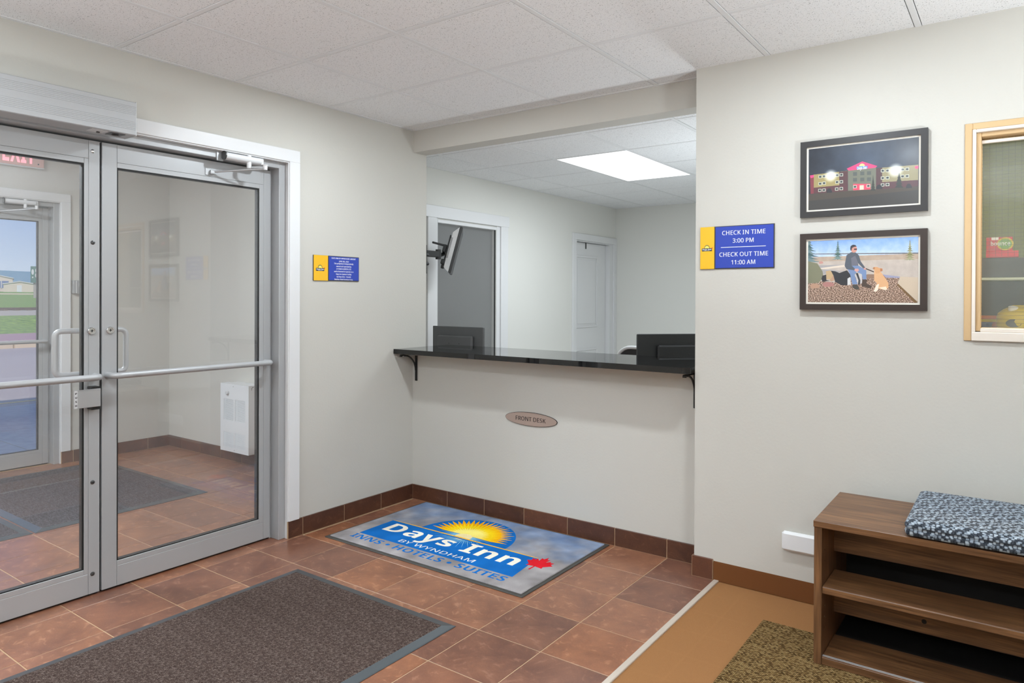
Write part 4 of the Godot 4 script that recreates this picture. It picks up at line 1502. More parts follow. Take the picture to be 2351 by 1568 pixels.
func emblem(o: Node3D, p: Vector3, basis: Basis, w: float) -> void:
	# small logo: dark bar with white letters, rising sun over it and a red leaf at its end
	var u := basis.x
	var v := basis.y
	var nrm := basis.z
	var bar := PackedVector2Array([Vector2(-0.5, -0.15), Vector2(0.5, -0.15), Vector2(0.47, 0.13), Vector2(-0.5, 0.13)])
	var sc := func(a: PackedVector2Array) -> PackedVector2Array:
		var r := PackedVector2Array()
		for q in a:
			r.append(q * w)
		return r
	var sunr := PackedVector2Array()
	var halo := PackedVector2Array()
	for i in 17:
		var a := PI * i / 16.0
		halo.append(Vector2(cos(a) * 0.27, 0.13 + sin(a) * 0.31))
		var r := 0.25 if i % 2 == 0 else 0.20
		sunr.append(Vector2(cos(a) * r, 0.13 + sin(a) * r * 1.1))
	part(o, "emblem_sky", MB.new().prism(sc.call(halo), p, u, v, 0.0006), M.sign_navy)
	part(o, "emblem_sun", MB.new().prism(sc.call(sunr), p, u, v, 0.0010), M.sun_yellow)
	part(o, "emblem_bar", MB.new().prism(sc.call(bar), p, u, v, 0.0010), M.sign_navy)
	lettering(o, "Days Inn", M.sign_white, p + v * w * 0.015 + nrm * 0.0012, basis, w * 0.86, w * 0.13, true, 0.0006)
	lettering(o, "BY WYNDHAM", M.sign_white, p - v * w * 0.105 + nrm * 0.0012, basis, w * 0.5, w * 0.035, false, 0.0006)
	var leaf := PackedVector2Array()
	for i in 10:
		var a := TAU * i / 10.0 + PI / 2
		var r := 0.075 if i % 2 == 0 else 0.035
		leaf.append(Vector2(0.52 + cos(a) * r, 0.13 + sin(a) * r))
	part(o, "emblem_leaf", MB.new().prism(sc.call(leaf), p, u, v, 0.0018), M.sign_red)


func signs() -> void:
	var o := thing("wall_sign", "blue and yellow check in and check out time sign on the picture wall", "sign")
	part(o, "backing", bx(2.071, 1.506, 0.14, 2.4235, 1.711, 0.1455, 0.001), M.sign_edge)
	part(o, "yellow_panel", bx(2.0715, 1.5065, 0.1455, 2.1415, 1.7105, 0.1485, 0.001), M.sign_yellow)
	part(o, "blue_panel", bx(2.147, 1.5095, 0.1455, 2.4195, 1.7075, 0.1480, 0.001), M.sign_blue)
	var z := 0.1485
	lettering(o, "CHECK IN TIME", M.sign_white, Vector3(2.2815, 1.6775, z), FACE_Z, 0.203, 0.020)
	lettering(o, "3:00 PM", M.sign_white, Vector3(2.280, 1.6395, z), FACE_Z, 0.098, 0.020)
	lettering(o, "CHECK OUT TIME", M.sign_white, Vector3(2.2815, 1.5745, z), FACE_Z, 0.229, 0.020)
	lettering(o, "11:00 AM", M.sign_white, Vector3(2.281, 1.5365, z), FACE_Z, 0.112, 0.020)
	part(o, "rule", bx(2.174, 1.6075, 0.148, 2.385, 1.6100, 0.149), M.sign_white)
	emblem(o, Vector3(2.1055, 1.601, 0.1486), FACE_Z, 0.050)

	o = thing("wall_sign", "small blue and yellow ownership notice on the door wall", "sign")
	part(o, "backing", bx(0.0, 1.460, 0.4855, 0.0055, 1.610, 0.835, 0.001), M.sign_edge)
	part(o, "yellow_panel", bx(0.0055, 1.4605, 0.7285, 0.0078, 1.6095, 0.8330, 0.0008), M.sign_yellow)
	part(o, "blue_panel", bx(0.0055, 1.4645, 0.4900, 0.0075, 1.6060, 0.7225, 0.0008), M.sign_blue)
	var lines := [["DAYS INN BY WYNDHAM LAMONT", 1.5965, 0.187], ["JUNE 8th, 2022", 1.5790, 0.077], ["This property is independently", 1.5655, 0.150], ["owned and operated by", 1.5490, 0.117], ["2119600 ALBERTA LTD.", 1.5335, 0.117], ["and is licensed to operate as a", 1.5180, 0.150], ["Days Inn System Facility", 1.5020, 0.119], ["by Days Inns - Canada", 1.4865, 0.109], ["Realstar Hotel Services Corp.", 1.4705, 0.143]]
	for q in lines:
		lettering(o, q[0], M.sign_white, Vector3(0.0079, q[1], 0.6085), FACE_X, q[2], 0.0085, false, 0.0008)
	emblem(o, Vector3(0.0079, 1.5260, 0.7875), FACE_X, 0.060)

	o = thing("desk_plaque", "oval bronze front desk plaque on the wall below the counter", "sign", Vector3(0.974, 0.6365, 0))
	part(o, "rim", MB.new().prism(ellipse(0.187, 0.0415, 56), Vector3(0, 0, 0), Vector3(1, 0, 0), Vector3(0, 1, 0), 0.005, true), M.ink)
	part(o, "face", MB.new().prism(ellipse(0.1845, 0.0392, 56), Vector3(0, 0, 0.0048), Vector3(1, 0, 0), Vector3(0, 1, 0), 0.0014, true), M.bronze_plate)
	lettering(o, "FRONT DESK", M.ink, Vector3(0.0, 0.0005, 0.0066), FACE_Z, 0.216, 0.0245, false, 0.0008)

	for q in [["night view of a lit hotel in a black frame, the upper picture", 1.726, 2.064, M.frame_black, M.night_print, "night_print"], ["man and tan dog outdoors in a brown frame, the lower picture", 1.316, 1.654, M.frame_brown, M.day_print, "day_print"]]:
		var y0: float = q[1]
		var y1: float = q[2]
		var x0 := 2.539
		var x1 := 3.033
		var f := thing("framed_picture", q[0], "picture")
		var wd := 0.0255
		var fr := MB.new()
		# mitred frame bars
		var ring := [Vector2(x0, y0), Vector2(x1, y0), Vector2(x1, y1), Vector2(x0, y1)]
		var inn := [Vector2(x0 + wd, y0 + wd), Vector2(x1 - wd, y0 + wd), Vector2(x1 - wd, y1 - wd), Vector2(x0 + wd, y1 - wd)]
		for k in 4:
			var l := (k + 1) % 4
			var bar := MB.new().prism(PackedVector2Array([ring[k], ring[l], inn[l], inn[k]]), Vector3(0, 0, 0.141), Vector3(1, 0, 0), Vector3(0, 1, 0), 0.0225)
			part(f, "frame_bar", bar, q[3])
		part(f, "mount", bx(x0 + wd, y0 + wd, 0.143, x1 - wd, y1 - wd, 0.1540), M.mount_card)
		var i0 := Vector2(x0 + wd + 0.0075, y0 + wd + 0.0075)
		var i1 := Vector2(x1 - wd - 0.0075, y1 - wd - 0.0075)
		var pr := MB.new()
		pr.quad(Vector3(i0.x, i0.y, 0.1546), Vector3(i1.x, i0.y, 0.1546), Vector3(i1.x, i1.y, 0.1546), Vector3(i0.x, i1.y, 0.1546), Vector3(0, 0, 1), [Vector2(0, 1), Vector2(1, 1), Vector2(1, 0), Vector2(0, 0)])
		part(f, "print", pr, q[4])

	# exit sign and lock box by the outer door
	o = thing("exit_sign", "pale red exit sign above the outer door", "sign")
	part(o, "housing", bx(-2.965, 2.372, 1.132, -2.925, 2.585, 1.480, 0.003), M.exit_panel)
	part(o, "lower_edge", bx(-2.965, 2.364, 1.130, -2.922, 2.372, 1.482, 0.002), M.trim_paint)
	var l := MB.new()
	lettering(o, "EXIT", M.exit_letters, Vector3(-2.9245, 2.477, 1.306), FACE_X, 0.215, 0.166, true, 0.002)
	part(o, "screw", MB.new().lathe([[0.006, 0.0], [0.004, 0.002], [0.0, 0.002]], Vector3(-2.925, 2.397, 1.172), Vector3(1, 0, 0), 12), M.dark_metal)
	o = thing("lock_box", "grey metal lock box beside the outer door", "lock box")
	part(o, "case", bx(-2.965, 1.383, 0.770, -2.930, 1.492, 0.918, 0.003), M.grey_plastic)
	part(o, "lid_rib", bx(-2.930, 1.386, 0.892, -2.926, 1.489, 0.897, 0.001), M.light_plastic)
	var lp := part(o, "label_plate", MB.new().prism(rounded(0.075, 0.042, 0.009), Vector3(-2.930, 1.455, 0.838), Vector3(0, 0, -1), Vector3(0, 1, 0), 0.003), M.light_plastic)
	lettering(lp, "FD", M.ink, Vector3(-2.9268, 1.4555, 0.857), FACE_X, 0.024, 0.026, true, 0.0008)
	part(o, "lock", MB.new().lathe([[0.019, 0.0], [0.019, 0.005], [0.012, 0.007], [0.0, 0.004]], Vector3(-2.930, 1.407, 0.838), Vector3(1, 0, 0), 24), M.bright_metal)


func ceiling_lights() -> void:
	var first: Node3D = null
	var k := 0
	for q in [[0.848, 1.009, "round downlight glowing in the ceiling over the logo mat"], [2.68, 1.0, "round downlight above the bookcase"], [0.85, 3.0, "unseen round downlight over the large brown mat"], [2.68, 3.0, "round downlight in the middle of the room"], [0.85, 5.0, "unseen round downlight at the back by the door wall"], [2.68, 5.0, "unseen round downlight at the back of the room"], [4.5, 3.0, "unseen round downlight near the side wall"]]:  # only the first is in view; the others light the lobby unseen
		var o: Node3D
		if first == null:
			o = thing("downlight", q[2], "ceiling light", Vector3(q[0], CEIL, q[1]), "round ceiling downlights")
			part(o, "trim_ring", MB.new().lathe([[0.058, -0.002], [0.062, -0.0045], [0.072, -0.004], [0.076, 0.0], [0.076, 0.008]], Vector3(0, 0.0075, 0), Vector3(0, 1, 0), 40), M.grid_paint)
			part(o, "lens", MB.new().lathe([[0.0, -0.004], [0.045, -0.0035], [0.058, -0.002], [0.058, 0.004]], Vector3(0, 0.0075, 0), Vector3(0, 1, 0), 40), M.lamp_glow)
			first = o
		else:
			o = first.duplicate()
			o.name = numbered("downlight")
			o.position = Vector3(q[0], CEIL, q[1])
			add_child(o)
			o.set_meta("label", q[2])
		lamp(Vector3(q[0], CEIL - 0.006, q[1]), Vector2(0.10, 0.10), DOWNLIGHT, COOL)
		k += 1
	# recessed troffer of the office, and an added, unseen panel light in the vestibule
	var t := thing("troffer", "bright rectangular ceiling panel light in the office ceiling", "ceiling light")
	part(t, "diffuser", bx(0.494, OFFICE_CEIL + 0.001, -2.231, 1.076, OFFICE_CEIL + 0.006, -1.042), M.panel_glow)
	part(t, "housing", bx(0.486, OFFICE_CEIL + 0.0068, -2.239, 1.084, OFFICE_CEIL + 0.024, -1.034), M.grid_paint)
	lamp(Vector3(0.785, OFFICE_CEIL - 0.004, -1.636), Vector2(0.56, 1.16), TROFFER, COOL)
	var vt := thing("added_vestibule_light", "added square ceiling panel light between the two pairs of doors, out of view", "ceiling light")
	part(vt, "diffuser", bx(-1.75, 2.612, 2.35, -1.15, 2.616, 2.95), M.panel_glow)
	part(vt, "housing", bx(-1.76, 2.6165, 2.34, -1.14, 2.6195, 2.96), M.grid_paint)
	lamp(Vector3(-1.45, 2.608, 2.65), Vector2(0.58, 0.58), VESTIBULE_FILL, COOL)
	# added upward fill lamps, out of view: behind and beside the viewer, and one in the office beyond the picture wall
	for q in [[1.35, 1.10, 4.75, "added black floor uplighter behind the large brown mat, out of view", FILL_UPLIGHT], [4.35, 1.15, 1.55, "added black floor uplighter beyond the bookcase, out of view", FILL_UPLIGHT], [3.75, 1.10, 5.0, "added black floor uplighter behind the viewer, out of view", FILL_UPLIGHT], [2.02, 0.92, -1.25, "added black floor uplighter in the office beyond the desk, out of view", OFFICE_FILL]]:
		var g := thing("added_uplighter", q[3], "added floor lamp", Vector3(q[0], 0, q[2]), "added floor uplighters")
		var h: float = q[1]
		part(g, "base", MB.new().lathe([[0.0, 0.03], [0.03, 0.03], [0.14, 0.012], [0.14, 0.0]], Vector3.ZERO, Vector3(0, 1, 0), 28), M.black_iron)
		part(g, "pole", MB.new().tube([Vector3(0, 0.02, 0), Vector3(0, h - 0.10, 0)], 0.012, 10), M.black_iron)
		part(g, "bowl", MB.new().lathe([[0.0, -0.10], [0.06, -0.095], [0.15, -0.05], [0.185, 0.0], [0.18, 0.0], [0.145, -0.045], [0.06, -0.085], [0.0, -0.09]], Vector3(0, h, 0), Vector3(0, 1, 0), 32), M.black_iron)
		part(g, "lamp_disc", MB.new().lathe([[0.135, -0.03], [0.0, -0.028]], Vector3(0, h, 0), Vector3(0, 1, 0), 28), M.lamp_glow)
		lamp(Vector3(q[0], h - 0.01, q[2]), Vector2(0.22, 0.22), q[4], COOL, Vector3(PI / 2, 0, 0))


func office() -> void:
	# monitors seen from behind
	var make := func(label: String, at: Vector3, yaw: float, w: float, h: float, bulge_w: float, bulge_h: float, off: float, pl: Material):
		var o := thing("monitor", label, "monitor", at)
		o.rotation.y = yaw
		# the back looks along +z; origin at the foot
		var y0 := 0.12
		part(o, "shell", MB.new().box(Vector3(-w / 2, y0, -0.022), Vector3(w / 2, y0 + h, 0.0), 0.004), pl)
		part(o, "screen", bx(-w / 2 + 0.014, y0 + 0.02, -0.0235, w / 2 - 0.014, y0 + h - 0.014, -0.0222), M.black_iron)
		part(o, "back_housing", MB.new().box(Vector3(off - bulge_w / 2, y0 + 0.02, 0.0), Vector3(off + bulge_w / 2, y0 + bulge_h, 0.032), 0.010), pl)
		part(o, "neck", bx(-0.03, 0.01, 0.012, 0.03, y0 + 0.12, 0.034, 0.004), pl)
		part(o, "foot", MB.new().prism(ellipse(0.12, 0.09, 32), Vector3(0, 0.0, 0.0), Vector3(1, 0, 0), Vector3(0, 0, -1), 0.012, true), pl)
		for sx in [-0.05, 0.05]:
			part(o, "vent_hole", MB.new().lathe([[0.004, 0.0], [0.003, 0.001], [0.0, 0.001]], Vector3(off + sx, y0 + bulge_h - 0.06, 0.032), Vector3(0, 0, 1), 10), M.black_iron)
		return o
	make.call("black monitor seen from behind at the counter's corner end", Vector3(-0.115, 0.75, -0.60), 0.0, 0.50, 0.272, 0.345, 0.205, -0.005, M.charcoal_plastic)
	make.call("larger black monitor seen from behind, cut off by the picture wall", Vector3(1.590, 0.75, -0.745), 0.80, 0.54, 0.268, 0.31, 0.199, 0.01, M.black_plastic)
	var d := thing("office_desk", "office desk behind the counter, carrying the two monitors", "desk")
	part(d, "desktop", bx(-0.45, 0.725, -1.02, 1.86, 0.75, -0.40, 0.003), M.walnut)
	for x in [-0.44, 0.9, 1.82]:
		part(d, "leg_panel", bx(x, 0.0, -1.0, x + 0.03, 0.725, -0.42, 0.002), M.walnut)
	# monitor on the wall arm
	var a := thing("wall_mount", "black folding monitor arm on the end of the door wall", "wall mount")
	part(a, "wall_plate", bx(-0.055, 1.528, -0.137, 0.0015, 1.727, -0.1315, 0.001), M.black_iron)
	for y in [1.660, 1.598]:
		part(a, "knob", MB.new().lathe([[0.013, 0.0], [0.013, 0.022], [0.009, 0.028], [0.0, 0.028]], Vector3(-0.012, y, -0.137), Vector3(0, 0, -1), 16), M.black_iron)
	var t := deg_to_rad(14.7)
	var nh := Vector3(0.77, 0, -0.638).normalized()
	var across := Vector3(0.638, 0, 0.77).normalized()
	var up := (Vector3.UP * cos(t) + nh * sin(t)).normalized()
	var nrm := across.cross(up).normalized()   # looks back towards the wall
	if nrm.dot(nh) > 0.0:
		nrm = -nrm
	var at := Vector3(-0.165, 1.712, -0.64)
	var head := at + nrm * 0.085
	part(a, "arm", MB.new().box(Vector3(-0.045, 1.648, -0.30), Vector3(-0.008, 1.692, -0.137), 0.004), M.black_iron)
	part(a, "second_arm", MB.new().tube([Vector3(-0.026, 1.67, -0.29), Vector3(-0.15, 1.67, -0.42), head + Vector3(0.0, -0.04, 0.02)], 0.015, 10), M.black_iron)
	part(a, "pivot", MB.new().lathe([[0.0, 0.0], [0.020, 0.0], [0.020, 0.07], [0.0, 0.07]], Vector3(-0.026, 1.635, -0.285), Vector3(0, 1, 0), 16), M.black_iron)
	var m := thing("wall_monitor", "tilted grey backed monitor hanging on the wall arm", "monitor", at)
	m.basis = Basis(across, up, nrm) if across.cross(up).dot(nrm) > 0.0 else Basis(-across, up, nrm)
	var hh := 0.174
	var hw := 0.245
	part(m, "bezel", bx(-hw, -hh, -0.012, hw, hh, 0.010, 0.004), M.black_plastic)
	# tapering grey back
	var back := MB.new()
	var p0 := [Vector3(-hw + 0.004, -hh + 0.004, 0.010), Vector3(hw - 0.004, -hh + 0.004, 0.010), Vector3(hw - 0.004, hh - 0.004, 0.010), Vector3(-hw + 0.004, hh - 0.004, 0.010)]
	var p1 := [Vector3(-hw + 0.05, -hh + 0.03, 0.052), Vector3(hw - 0.05, -hh + 0.03, 0.052), Vector3(hw - 0.05, hh - 0.05, 0.052), Vector3(-hw + 0.05, hh - 0.05, 0.052)]
	var dd := [Vector3(0, -0.9, 0.6), Vector3(0.7, 0, 0.7), Vector3(0, 0.7, 0.7), Vector3(-0.7, 0, 0.7)]
	for k in 4:
		var l := (k + 1) % 4
		back.quad(p0[k], p0[l], p1[l], p1[k], dd[k].normalized())
	back.quad(p1[0], p1[1], p1[2], p1[3], Vector3(0, 0, 1))
	part(m, "back_shell", back, M.monitor_silver)
	part(m, "cable_plug", bx(hw - 0.13, -0.125, 0.045, hw - 0.075, -0.085, 0.085, 0.006), M.black_plastic)
	part(m, "cable_plug", bx(hw - 0.115, -0.155, 0.05, hw - 0.09, -0.122, 0.075, 0.005), M.black_plastic)
	part(m, "hinge_plate", bx(-0.05, -0.09, 0.0585, 0.05, 0.09, 0.0615, 0.001), M.bright_metal)
	part(m, "side_recess", bx(hw - 0.10, -0.07, 0.04, hw - 0.035, 0.085, 0.053, 0.003), M.grey_plastic)
	part(m, "mounting_plate", bx(-0.06, -0.06, 0.052, 0.06, 0.06, 0.058, 0.001), M.black_iron)
	part(a, "mount_head", MB.new().add(bx(-0.075, -0.13, 0.062, -0.055, 0.11, 0.072, 0.002).mesh(), m.transform).add(bx(0.055, -0.13, 0.062, 0.075, 0.11, 0.072, 0.002).mesh(), m.transform).add(bx(-0.08, -0.03, 0.072, 0.08, 0.03, 0.10, 0.004).mesh(), m.transform), M.black_iron)
	part(a, "tilt_lever", MB.new().add(bx(0.02, 0.015, 0.09, 0.045, 0.03, 0.19, 0.003).mesh(), m.transform), M.black_iron)
	# swivel chair: only the top of its back shows over the counter
	var c := thing("office_chair", "grey rimmed black mesh office chair behind the counter", "chair", Vector3(1.16, 0, -1.25))
	c.rotation.y = -0.15
	var rim := []
	for q in rounded(0.50, 0.50, 0.16, 8):
		rim.append(Vector3(q.x, 0.755 + q.y, 0.10 - 0.5 * q.x * q.x))
	part(c, "back_rim", MB.new().tube(rim, 0.013, 10, false, true), M.light_plastic)
	var net := MB.new()
	for i in 16:
		for j in 14:
			var quad := []
			for e in [[i, j], [i + 1, j], [i + 1, j + 1], [i, j + 1]]:
				var y: float = -0.24 + 0.48 * e[1] / 14.0
				var half: float = 0.24 if absf(y) < 0.09 else 0.24 - 0.16 + sqrt(maxf(0.0, 0.0256 - pow(absf(y) - 0.09, 2.0)))
				var x: float = lerpf(-half, half, e[0] / 16.0)
				quad.append(Vector3(x, 0.755 + y, 0.10 - 0.5 * x * x))
			net.quad(quad[0], quad[1], quad[2], quad[3], Vector3(0, 0, 1))
	part(c, "back_mesh", net, M.black_plastic)
	part(c, "seat", MB.new().box(Vector3(-0.24, 0.43, -0.40), Vector3(0.24, 0.50, 0.06), 0.03), M.black_plastic)
	part(c, "spine", MB.new().tube([Vector3(0, 0.44, 0.02), Vector3(0, 0.45, 0.13), Vector3(0, 0.62, 0.125)], 0.02, 10), M.black_iron)
	part(c, "column", MB.new().tube([Vector3(0, 0.08, -0.17), Vector3(0, 0.43, -0.17)], 0.028, 12), M.black_iron)
	for k in 5:
		var an := TAU * k / 5.0
		var e := Vector3(cos(an) * 0.30, 0.06, -0.17 + sin(an) * 0.30)
		var leg := part(c, "leg", MB.new().tube([Vector3(0, 0.10, -0.17), e], 0.018, 8), M.black_iron)
		part(leg, "caster", MB.new().lathe([[0.0, -0.012], [0.028, -0.012], [0.028, 0.012], [0.0, 0.012]], Vector3(e.x, 0.028, e.z), Vector3(-sin(an), 0, cos(an)), 14), M.black_plastic)


func heater() -> void:
	var o := thing("wall_heater", "white louvred wall heater on the vestibule wall", "heater")
	var x0 := -1.893
	var x1 := -1.509
	var y0 := 0.127
	var y1 := 0.667
	part(o, "back_box", bx(x0 + 0.012, y0 + 0.010, 0.10, x1 - 0.004, y1 - 0.004, 0.185, 0.002), M.white_enamel)
	var w := x1 - x0
	var h := y1 - y0
	var cols := [[0.115, 0.475], [0.525, 0.88]]
	var rows := [[0.062, 0.285], [0.455, 0.775]]
	# front cover with four louvred fields left open
	var f := MB.new()
	var X := [0.0, cols[0][0], cols[0][1], cols[1][0], cols[1][1], 1.0]
	var Y := [0.0, rows[0][0], rows[0][1], rows[1][0], rows[1][1], 1.0]
	for i in 5:
		for j in 5:
			if i in [1, 3] and j in [1, 3]:
				continue
			f.box(Vector3(x0 + w * X[i], y0 + h * Y[j], 0.243), Vector3(x0 + w * X[i + 1], y0 + h * Y[j + 1], 0.25))
	f.box(Vector3(x0, y0, 0.18), Vector3(x0 + 0.004, y1, 0.243))
	f.box(Vector3(x1 - 0.004, y0, 0.18), Vector3(x1, y1, 0.243))
	f.box(Vector3(x0, y1 - 0.004, 0.18), Vector3(x1, y1, 0.243))
	f.box(Vector3(x0, y0, 0.18), Vector3(x1, y0 + 0.004, 0.243))
	part(o, "cover", f, M.white_enamel)
	for c in cols:
		for r in rows:
			var g := MB.new()
			var count := int(round((r[1] - r[0]) * h / 0.0082))
			for i in count:
				var y: float = y0 + h * r[0] + (i + 0.5) * (r[1] - r[0]) * h / count
				g.quad(Vector3(x0 + w * c[0], y - 0.0030, 0.2495), Vector3(x0 + w * c[1], y - 0.0030, 0.2495), Vector3(x0 + w * c[1], y + 0.0026, 0.2440), Vector3(x0 + w * c[0], y + 0.0026, 0.2440), Vector3(0, 0.6, 0.8))
			part(o, "louvres", g, M.white_enamel)
			part(o, "louvre_shade", bx(x0 + w * c[0], y0 + h * r[0], 0.225, x0 + w * c[1], y0 + h * r[1], 0.228), M.dark_metal)  # dark sheet in place of the shaded recess behind the louvres
	part(o, "thermostat_knob", MB.new().lathe([[0.018, 0.0], [0.016, 0.014], [0.013, 0.017], [0.0, 0.017]], Vector3(x0 + w * 0.27, y0 + h * 0.865, 0.25), Vector3(0, 0, 1), 24), M.light_plastic)
	for q in [[0.46, 0.965], [0.5, 0.03]]:
		part(o, "screw", MB.new().lathe([[0.004, 0.0], [0.003, 0.0015], [0.0, 0.0015]], Vector3(x0 + w * q[0], y0 + h * q[1], 0.25), Vector3(0, 0, 1), 10), M.grey_plastic)
	part(o, "cover_lug", MB.new().tube(fillet([Vector3(x1, y1 - 0.035, 0.225), Vector3(x1 + 0.003, y1 - 0.012, 0.222), Vector3(x1, y1 - 0.012, 0.205)], 0.01, 4), 0.002, 6), M.dark_metal)


func bookcase() -> void:
	var o := thing("bookcase", "low walnut bookcase with open shelves against the picture wall", "bookcase")
	var x0 := 2.724
	var x1 := 4.25
	var zf := 0.700
	var zb := 0.232
	var w: Material = M.walnut
	part(o, "top", bx(x0 - 0.002, 0.519, zb - 0.002, x1 + 0.002, 0.543, zf + 0.004, 0.0015), w)
	var up := func(x: float, ex: float) -> MB:
		var b := bx(x, 0.012, zb, ex, 0.5185, zf, 0.001)
		for k in b.uv.size():     # grain runs upwards
			b.uv[k] = Vector2(b.uv[k].y, b.uv[k].x)
		return b
	part(o, "side_panel", up.call(x0, x0 + 0.027), M.walnut_upright)
	part(o, "side_panel", up.call(x1 - 0.027, x1), M.walnut_upright)
	var a := x0 + 0.0275
	var e := x1 - 0.0275
	var sh := part(o, "shelf", bx(a, 0.275, 0.485, e, 0.301, zf - 0.002, 0.003), w)
	var low := part(o, "bottom_shelf", bx(a, 0.0125, 0.475, e, 0.040, zf - 0.002, 0.002), w)
	for z in [0.676, 0.684]:
		part(low, "door_track", bx(a, 0.040, z, e, 0.0412, z + 0.0035), M.aluminium)
	part(o, "back_rail", bx(a, 0.374, 0.478, e, 0.518, 0.490), w)
	var r2 := part(o, "back_rail", bx(a, 0.135, 0.478, e, 0.274, 0.490), w)
	part(r2, "cable_hole", MB.new().lathe([[0.0085, 0.0], [0.008, 0.0006], [0.0, 0.0006]], Vector3(3.06, 0.178, 0.490), Vector3(0, 0, 1), 20), M.cavity_shade)
	part(o, "shade_board", bx(a, 0.0125, zb + 0.0105, e, 0.030, 0.4745), M.cavity_shade)  # added board, coloured dark for the shaded cavity behind the shelf
	part(o, "back_panel", bx(a, 0.0125, zb + 0.004, e, 0.518, zb + 0.010), M.cavity_shade)  # coloured dark so the cavity reads as shade
	for y in [0.345, 0.385, 0.425, 0.135, 0.175, 0.215]:
		for z in [0.655]:
			part(o, "pin_hole", MB.new().lathe([[0.0028, 0.0], [0.0022, 0.0004], [0.0, 0.0004]], Vector3(a, y, z), Vector3(1, 0, 0), 10), M.bright_metal)
	var c := thing("seat_cushion", "flat seat cushion with grey and blue pebble print on the bookcase", "cushion")
	# soft box with rounded edges
	var b := MB.new()
	var lo := Vector3(3.018, 0.5435, 0.226)
	var hi := Vector3(3.93, 0.603, 0.712)
	var nx := 30
	var nz := 16
	var ny := 8
	var centre := (lo + hi) / 2.0
	var half := (hi - lo) / 2.0
	var soft := func(p: Vector3) -> Vector3:
		# p in -1..1 on the cube's faces; round the edges with a fixed radius and let the top swell a little
		var q := p * half
		var r := 0.020
		var core := Vector3(clampf(q.x, -half.x + r, half.x - r), clampf(q.y, -half.y + r, half.y - r), clampf(q.z, -half.z + r, half.z - r))
		var d := q - core
		if d.length() > 1e-6:
			q = core + d.normalized() * minf(r, d.length() * 1.0) if d.length() > r else core + d
		var dome := (1.0 - p.x * p.x) * (1.0 - p.z * p.z)
		q.y += 0.003 * dome * signf(p.y) * absf(p.y) if p.y > 0.0 else 0.0
		var seam := exp(-pow(p.y / 0.12, 2.0)) * 0.003
		if absf(p.x) > 0.99 or absf(p.z) > 0.99:
			q.x -= signf(p.x) * seam if absf(p.x) > 0.99 else 0.0
			q.z -= signf(p.z) * seam if absf(p.z) > 0.99 else 0.0
		return centre + q
	var grid := func(i: int, s: float, na: int, nb: int):
		var j := (i + 1) % 3
		var k := (i + 2) % 3
		for ia in na:
			for ib in nb:
				var pts := []
				for q in [[ia, ib], [ia + 1, ib], [ia + 1, ib + 1], [ia, ib + 1]]:
					var p := Vector3.ZERO
					p[i] = s
					var fa: float = float(q[0]) / na
					var fb: float = float(q[1]) / nb
					# gather grid lines near the edges
					p[j] = sin((fa - 0.5) * PI) * 0.5 + (fa * 2.0 - 1.0) * 0.5
					p[k] = sin((fb - 0.5) * PI) * 0.5 + (fb * 2.0 - 1.0) * 0.5
					pts.append(soft.call(p))
				var m: Vector3 = (pts[2] - pts[0]).cross(pts[3] - pts[1]).normalized()
				var outw := Vector3.ZERO
				outw[i] = s
				if m.dot(outw) < 0.0:
					m = -m
				var uvs := []
				for p in pts:
					uvs.append(Vector2(p.x, p.z) if i == 1 else (Vector2(p.x, p.z + (hi.y - p.y)) if i == 2 else Vector2(p.x + (hi.y - p.y), p.z)))
				b.quad(pts[0], pts[1], pts[2], pts[3], m, uvs)
	grid.call(0, 1.0, 10, 14)
	grid.call(0, -1.0, 10, 14)
	grid.call(1, 1.0, 14, 24)
	grid.call(1, -1.0, 6, 10)
	grid.call(2, 1.0, 24, 10)
	grid.call(2, -1.0, 24, 10)
	part(c, "cover", b, M.cushion_cloth)
	var rc := thing("wall_box", "white flat plastic cover box on the wall beside the bookcase", "wall box")
	part(rc, "cover", MB.new().box(Vector3(2.466, 0.220, 0.14), Vector3(3.1, 0.308, 0.166), 0.010), M.white_enamel)


